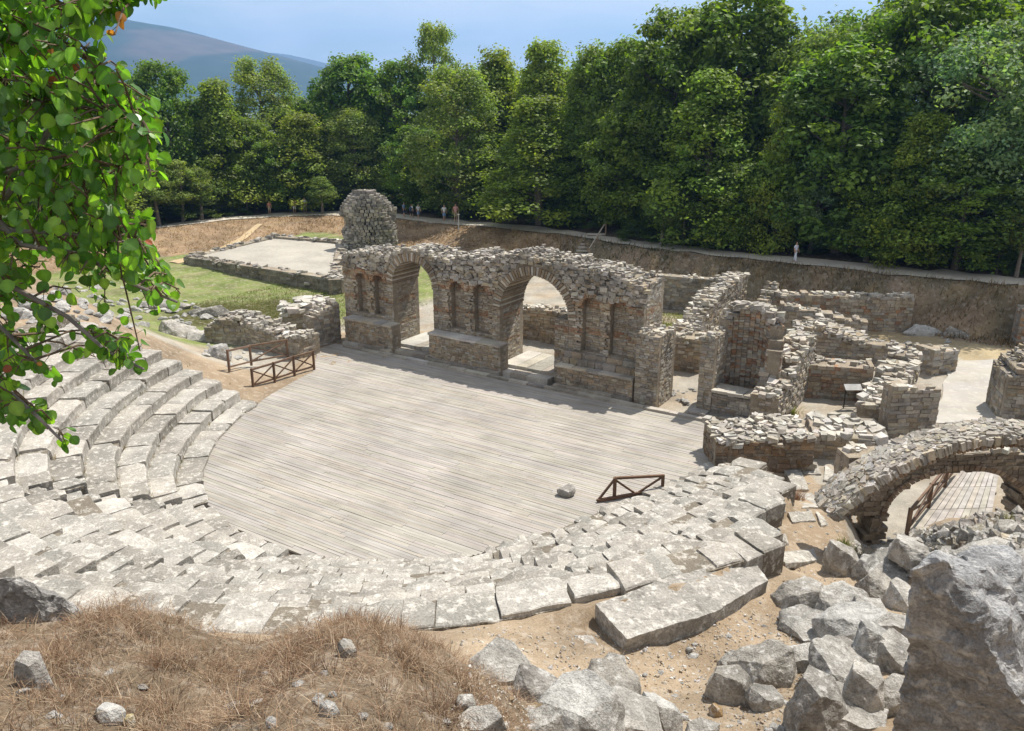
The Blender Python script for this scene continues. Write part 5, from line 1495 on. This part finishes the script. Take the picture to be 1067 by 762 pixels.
# boardwalk under the arch
E0, E1 = W(955, 548, .35), W(1003, 487, .35)
R0_, R1_ = W(1032, 545, .35), W(1042, 487, .35)
bw_ = empty('boardwalk', (E0 + R0_) / 2, 'pale plank boardwalk in the passage seen through the rubble arch', 'boardwalk')
mb = MB(); n = 30; rr = random.Random(3)
E0b, R0b = E0 + (E0 - E1) * .5, R0_ + (R0_ - R1_) * .5
for i in range(9):
    a, b = E0b.lerp(R0b, i / 9), E0b.lerp(R0b, (i + 1) / 9); c, d = E1.lerp(R1_, i / 9), E1.lerp(R1_, (i + 1) / 9)
    g_ = (b - a) * .04; g2 = (d - c) * .04; dn = Vector((0, 0, .05))
    for k in range(4):
        a2, b2, c2, d2 = a.lerp(c, k / 4), b.lerp(d, k / 4), a.lerp(c, (k + .985) / 4), b.lerp(d, (k + .985) / 4)
        mb.hexa([a2 + g_ - dn, b2 - g_ - dn, d2 - g2 - dn, c2 + g2 - dn, a2 + g_, b2 - g_, d2 - g2, c2 + g2], cj((.34, .31, .27), .1, rr))
mb.build('plank_walk', M_WOOD, bw_)
mb = MB()
for t in (.0, .35, .7, 1): mb.beam(E0b.lerp(E1, t) - Vector((0, 0, .1)), R0b.lerp(R1_, t) - Vector((0, 0, .1)), .1, .09, (.14, .1, .07))
mb.build('joist', M_WOOD, bw_)
fp = [E0.lerp(E1, t) + Vector((-.12, 0, 0)) for t in (-.1, .3, .65, 1.0)]
xfence('wooden_fence', 'brown wooden fence along the left side of the boardwalk in the passage', fp, .75, [1, 1, 1], BROWN2)
# small information stand
ip = W(886, 426, .0)
st = empty('information_stand', ip, 'small dark metal information stand with a slanted panel beside the sandy path', 'sign')
for s in (-.3, .3):
    mb = MB(); mb.beam(ip + Vector((s, 0, 0)), ip + Vector((s, 0, .95)), .035, .035, (.05, .045, .04), (0, 1, 0)); mb.build('leg', M_WOOD, st)
mb = MB(); mb.beam(ip + Vector((-.36, 0, .98)), ip + Vector((.36, 0, .98)), .35, .03, (.35, .34, .32), (0, -.5, .85)); mb.build('panel', M_WOOD, st)
mb = MB(); mb.beam(ip + Vector((-.36, 0, .1)), ip + Vector((.36, 0, .1)), .03, .03, (.05, .045, .04)); mb.build('crossbar', M_WOOD, st)
# sign on the path
p = WY(258, 220, 84); Y = yext(p.x, _tx, _ty) + 3.8; p = WY(258, 220, Y); p.z = HT(p.x, p.y)
sg = empty('wooden_sign', p, 'wooden board sign on a post beside the path at the wood edge', 'sign')
zs = hp(p, 208)
mb = MB(); mb.beam(p, (p.x, p.y, zs), .12, .12, (.20, .15, .11), (0, 1, 0)); mb.build('post', M_WOOD, sg)
mb = MB(); mb.beam((p.x - .62, p.y - .1, zs - .12), (p.x + .62, p.y - .1, zs - .12), .05, .45, (.33, .25, .19)); mb.build('board', M_WOOD, sg)
# white post in the bank
p = WY(478, 240, 70); p = WY(478, 240, yext(p.x, _tx, _ty) - 1.5); p.z = HT(p.x, p.y)
mb = MB(); mb.beam(p, p + zz * 1.5, .1, .1, (.5, .48, .45), (0, 1, 0)); mb.beam(p + zz * 1.5, p + zz * 1.56, .16, .16, (.5, .48, .45), (0, 1, 0))
tag(mb.build('marker_post', M_WOOD), 'pale slim post standing on the bank below the path walkers', 'post')
# wooden steps up the bank
x = 615
p = WY(612, 262, 60); yt = yext(p.x, _tx, _ty); p = WY(602, 268, yt - 4.6); q = WY(622, 245, yt + .6)
b0_ = Vector((p.x, p.y, .75)); b1_ = Vector((q.x, q.y, HT(q.x, q.y) + .3))
ws = empty('wooden_steps', b0_, 'flight of pale wooden steps with a handrail climbing the far bank', 'steps')
n = 9
for i in range(n):
    c = b0_.lerp(b1_, (i + .5) / n); mb = MB()
    mb.hexa([c + Vector(v) for v in ((-.75, -.25, -.12), (.75, -.25, -.12), (.75, .2, -.12), (-.75, .2, -.12), (-.75, -.25, 0), (.75, -.25, 0), (.75, .2, 0), (-.75, .2, 0))], cj((.42, .37, .30), .1)); mb.build('step', M_WOOD, ws)
for s in (.8,):
    for i in (0, 4, 8):
        c = b0_.lerp(b1_, (i + .5) / n) + Vector((s, 0, 0)); mb = MB(); mb.beam(c - zz * .2, c + zz * 1.0, .09, .09, (.34, .24, .16), (0, 1, 0)); mb.build('rail_post', M_WOOD, ws)
    mb = MB(); mb.beam(b0_.lerp(b1_, .05) + Vector((s, 0, .95)), b0_.lerp(b1_, .95) + Vector((s, 0, .95)), .08, .08, (.45, .38, .30)); mb.build('handrail', M_WOOD, ws)
# low coloured litter of fallen leaves on the path edge is part of the ground

# ------------------------------------------------------------------ people on the far path
def skin_mesh(name, joints, edges, radii, mat, col, sub=1):
    me = bpy.data.meshes.new(name); me.from_pydata(joints, edges, [])
    o = bpy.data.objects.new(name, me); COL.objects.link(o)
    m = o.modifiers.new('s', 'SKIN'); m.use_smooth_shade = True
    for i, r_ in enumerate(radii):
        sv = me.skin_vertices[0].data[i]; sv.radius = r_ if isinstance(r_, tuple) else (r_, r_); sv.use_root = (i == 0)
    s2 = o.modifiers.new('d', 'SUBSURF'); s2.levels = sub; s2.render_levels = sub
    dg = bpy.context.evaluated_depsgraph_get(); ev = o.evaluated_get(dg)
    nm = bpy.data.meshes.new_from_object(ev); bpy.data.objects.remove(o)
    at = nm.color_attributes.new('Col', 'FLOAT_COLOR', 'POINT')
    at.data.foreach_set('color', [c for _ in range(len(nm.vertices)) for c in (*col, 1)])
    nm.materials.clear(); nm.materials.append(mat)
    for p in nm.polygons: p.use_smooth = True
    return nm
def person(px, py, hpix, shirt, pants, hair, label, stride=.12, face=0.0, bare_legs=True, arm=.1, bag=None, off=1.8):
    p = WY(px, py, 60)
    for _ in range(5):
        Y = yext(p.x, _tx, _ty) + off; p = WY(px, py, Y)
    p.z = HT(p.x, p.y, True) + .06
    d = proj(p)[2]; H_ = min(1.82, max(1.35, hpix / F * d))
    t = empty('person', p, label, 'person', None, face)
    k = H_ / 1.75
    s = stride
    J = [(0, 0, .95), (0, 0, 1.12), (0, 0, 1.30), (0, .0, 1.46), (0, -.01, 1.54), (0, -.02, 1.66), (0, -.02, 1.74),
         (-.10, 0, .90), (-.11, -s, .50), (-.11, -s * 1.1 + .03, .09), (-.11, -s * 1.1 - .12, .04),
         (.10, 0, .90), (.11, s, .50), (.11, s * 1.6, .10), (.11, s * 1.6 - .13, .05),
         (-.19, 0, 1.42), (-.25, .02, 1.15), (-.27, -arm, .92), (-.27, -arm - .04, .83),
         (.19, 0, 1.42), (.25, .02, 1.15), (.27, -arm, .92), (.27, -arm - .04, .83)]
    J = [(a * k, b * k, c * k) for a, b, c in J]
    E_ = [(0, 1), (1, 2), (2, 3), (3, 4), (4, 5), (5, 6), (0, 7), (7, 8), (8, 9), (9, 10), (0, 11), (11, 12), (12, 13), (13, 14), (3, 15), (15, 16), (16, 17), (17, 18), (3, 19), (19, 20), (20, 21), (21, 22)]
    rd = [(.15, .11), (.14, .1), (.16, .11), (.10, .08), .055, .095, .07, .085, .06, .045, .04, .085, .06, .045, .04, .06, .045, .036, .034, .06, .045, .036, .034]
    rd = [tuple(x * k for x in r_) if isinstance(r_, tuple) else r_ * k for r_ in rd]
    link('body', skin_mesh('body', J, E_, rd, M_SKIN, (.42, .26, .18)), t)
    link('shirt', skin_mesh('shirt', [J[0], J[1], J[2], (0, 0, 1.44 * k), J[15], tuple(lerp(J[15][i], J[16][i], .75) for i in range(3)), J[19], tuple(lerp(J[19][i], J[20][i], .75) for i in range(3))], [(0, 1), (1, 2), (2, 3), (3, 4), (4, 5), (3, 6), (6, 7)], [(.17 * k, .13 * k), (.165 * k, .125 * k), (.175 * k, .13 * k), (.11 * k, .09 * k), .075 * k, .062 * k, .075 * k, .062 * k], M_CLOTH, shirt), t)
    f = .95 if not bare_legs else .45
    L1 = [J[0], (0, 0, .88 * k), J[7], J[8], J[11], J[12]]; R1 = [(.165 * k, .125 * k), (.15 * k, .12 * k), .10 * k, .08 * k, .10 * k, .08 * k]; e1 = [(0, 1), (1, 2), (2, 3), (1, 4), (4, 5)]
    if not bare_legs: L1 += [J[9], J[13]]; R1 += [.058 * k, .058 * k]; e1 += [(3, 6), (5, 7)]
    link('trousers', skin_mesh('trousers', L1, e1, R1, M_CLOTH, pants), t)
    link('hair', skin_mesh('hair', [(0, .02 * k, 1.62 * k), (0, .015 * k, 1.70 * k), (0, 0, 1.755 * k)], [(0, 1), (1, 2)], [.085 * k, .105 * k, .06 * k], M_CLOTH, hair), t)
    if bag:
        mb = MB(); a = Vector((0, .17 * k, 1.2 * k)); rr = random.Random(1)
        vs = rock_mesh((.15, .10, .22), 5, cuts=6, sub=2, rough=.02, col=bag); vs.v = [tuple(Vector(v) + a + p) for v in vs.v]; vs.build('backpack', M_CLOTH, t)
    return t
WHT, BLU, RED, NAV, TANC, BLK, PNK = (.75, .75, .76), (.20, .32, .55), (.5, .08, .06), (.05, .07, .14), (.40, .33, .24), (.04, .04, .045), (.6, .32, .30)
person(829, 267, 21, (.62, .66, .75), (.68, .70, .75), (.06, .04, .03), 'walker in pale clothes alone on the path at the right', .14, .6, False, .1, None, 1.2)
person(463, 229, 17, WHT, BLU, BLK, 'walker in a white top, left one of the pair right of the tower stump', .12, .3)
person(475, 230, 19, PNK, TANC, (.15, .08, .04), 'walker in a pink top, right one of the pair right of the tower stump', .10, .2)
person(421, 224, 15, BLU, NAV, BLK, 'walker in a blue top closest to the tower stump', .1, 1.2)
person(429, 226, 14, WHT, BLK, (.2, .1, .05), 'walker in white with a dark pack between two others by the tower stump', .1, 2.5, True, .1, NAV)
person(436, 226, 15, (.7, .72, .74), BLU, BLK, 'walker in light grey, right end of the trio by the tower stump', .14, .5)
person(281, 221, 14, (.55, .25, .18), TANC, BLK, 'walker in a rust-coloured top beside the wooden sign', .08, .4, True, .1, None, 2.4)
person(307, 220, 15, PNK, WHT, (.1, .06, .04), 'walker in pink and white, left one under the low dark tree', .1, .2, True, .1, None, 2.6)
person(318, 220, 16, (.5, .55, .62), (.45, .47, .5), BLK, 'walker in grey-blue, right one under the low dark tree', .1, -.2, True, .1, None, 2.6)
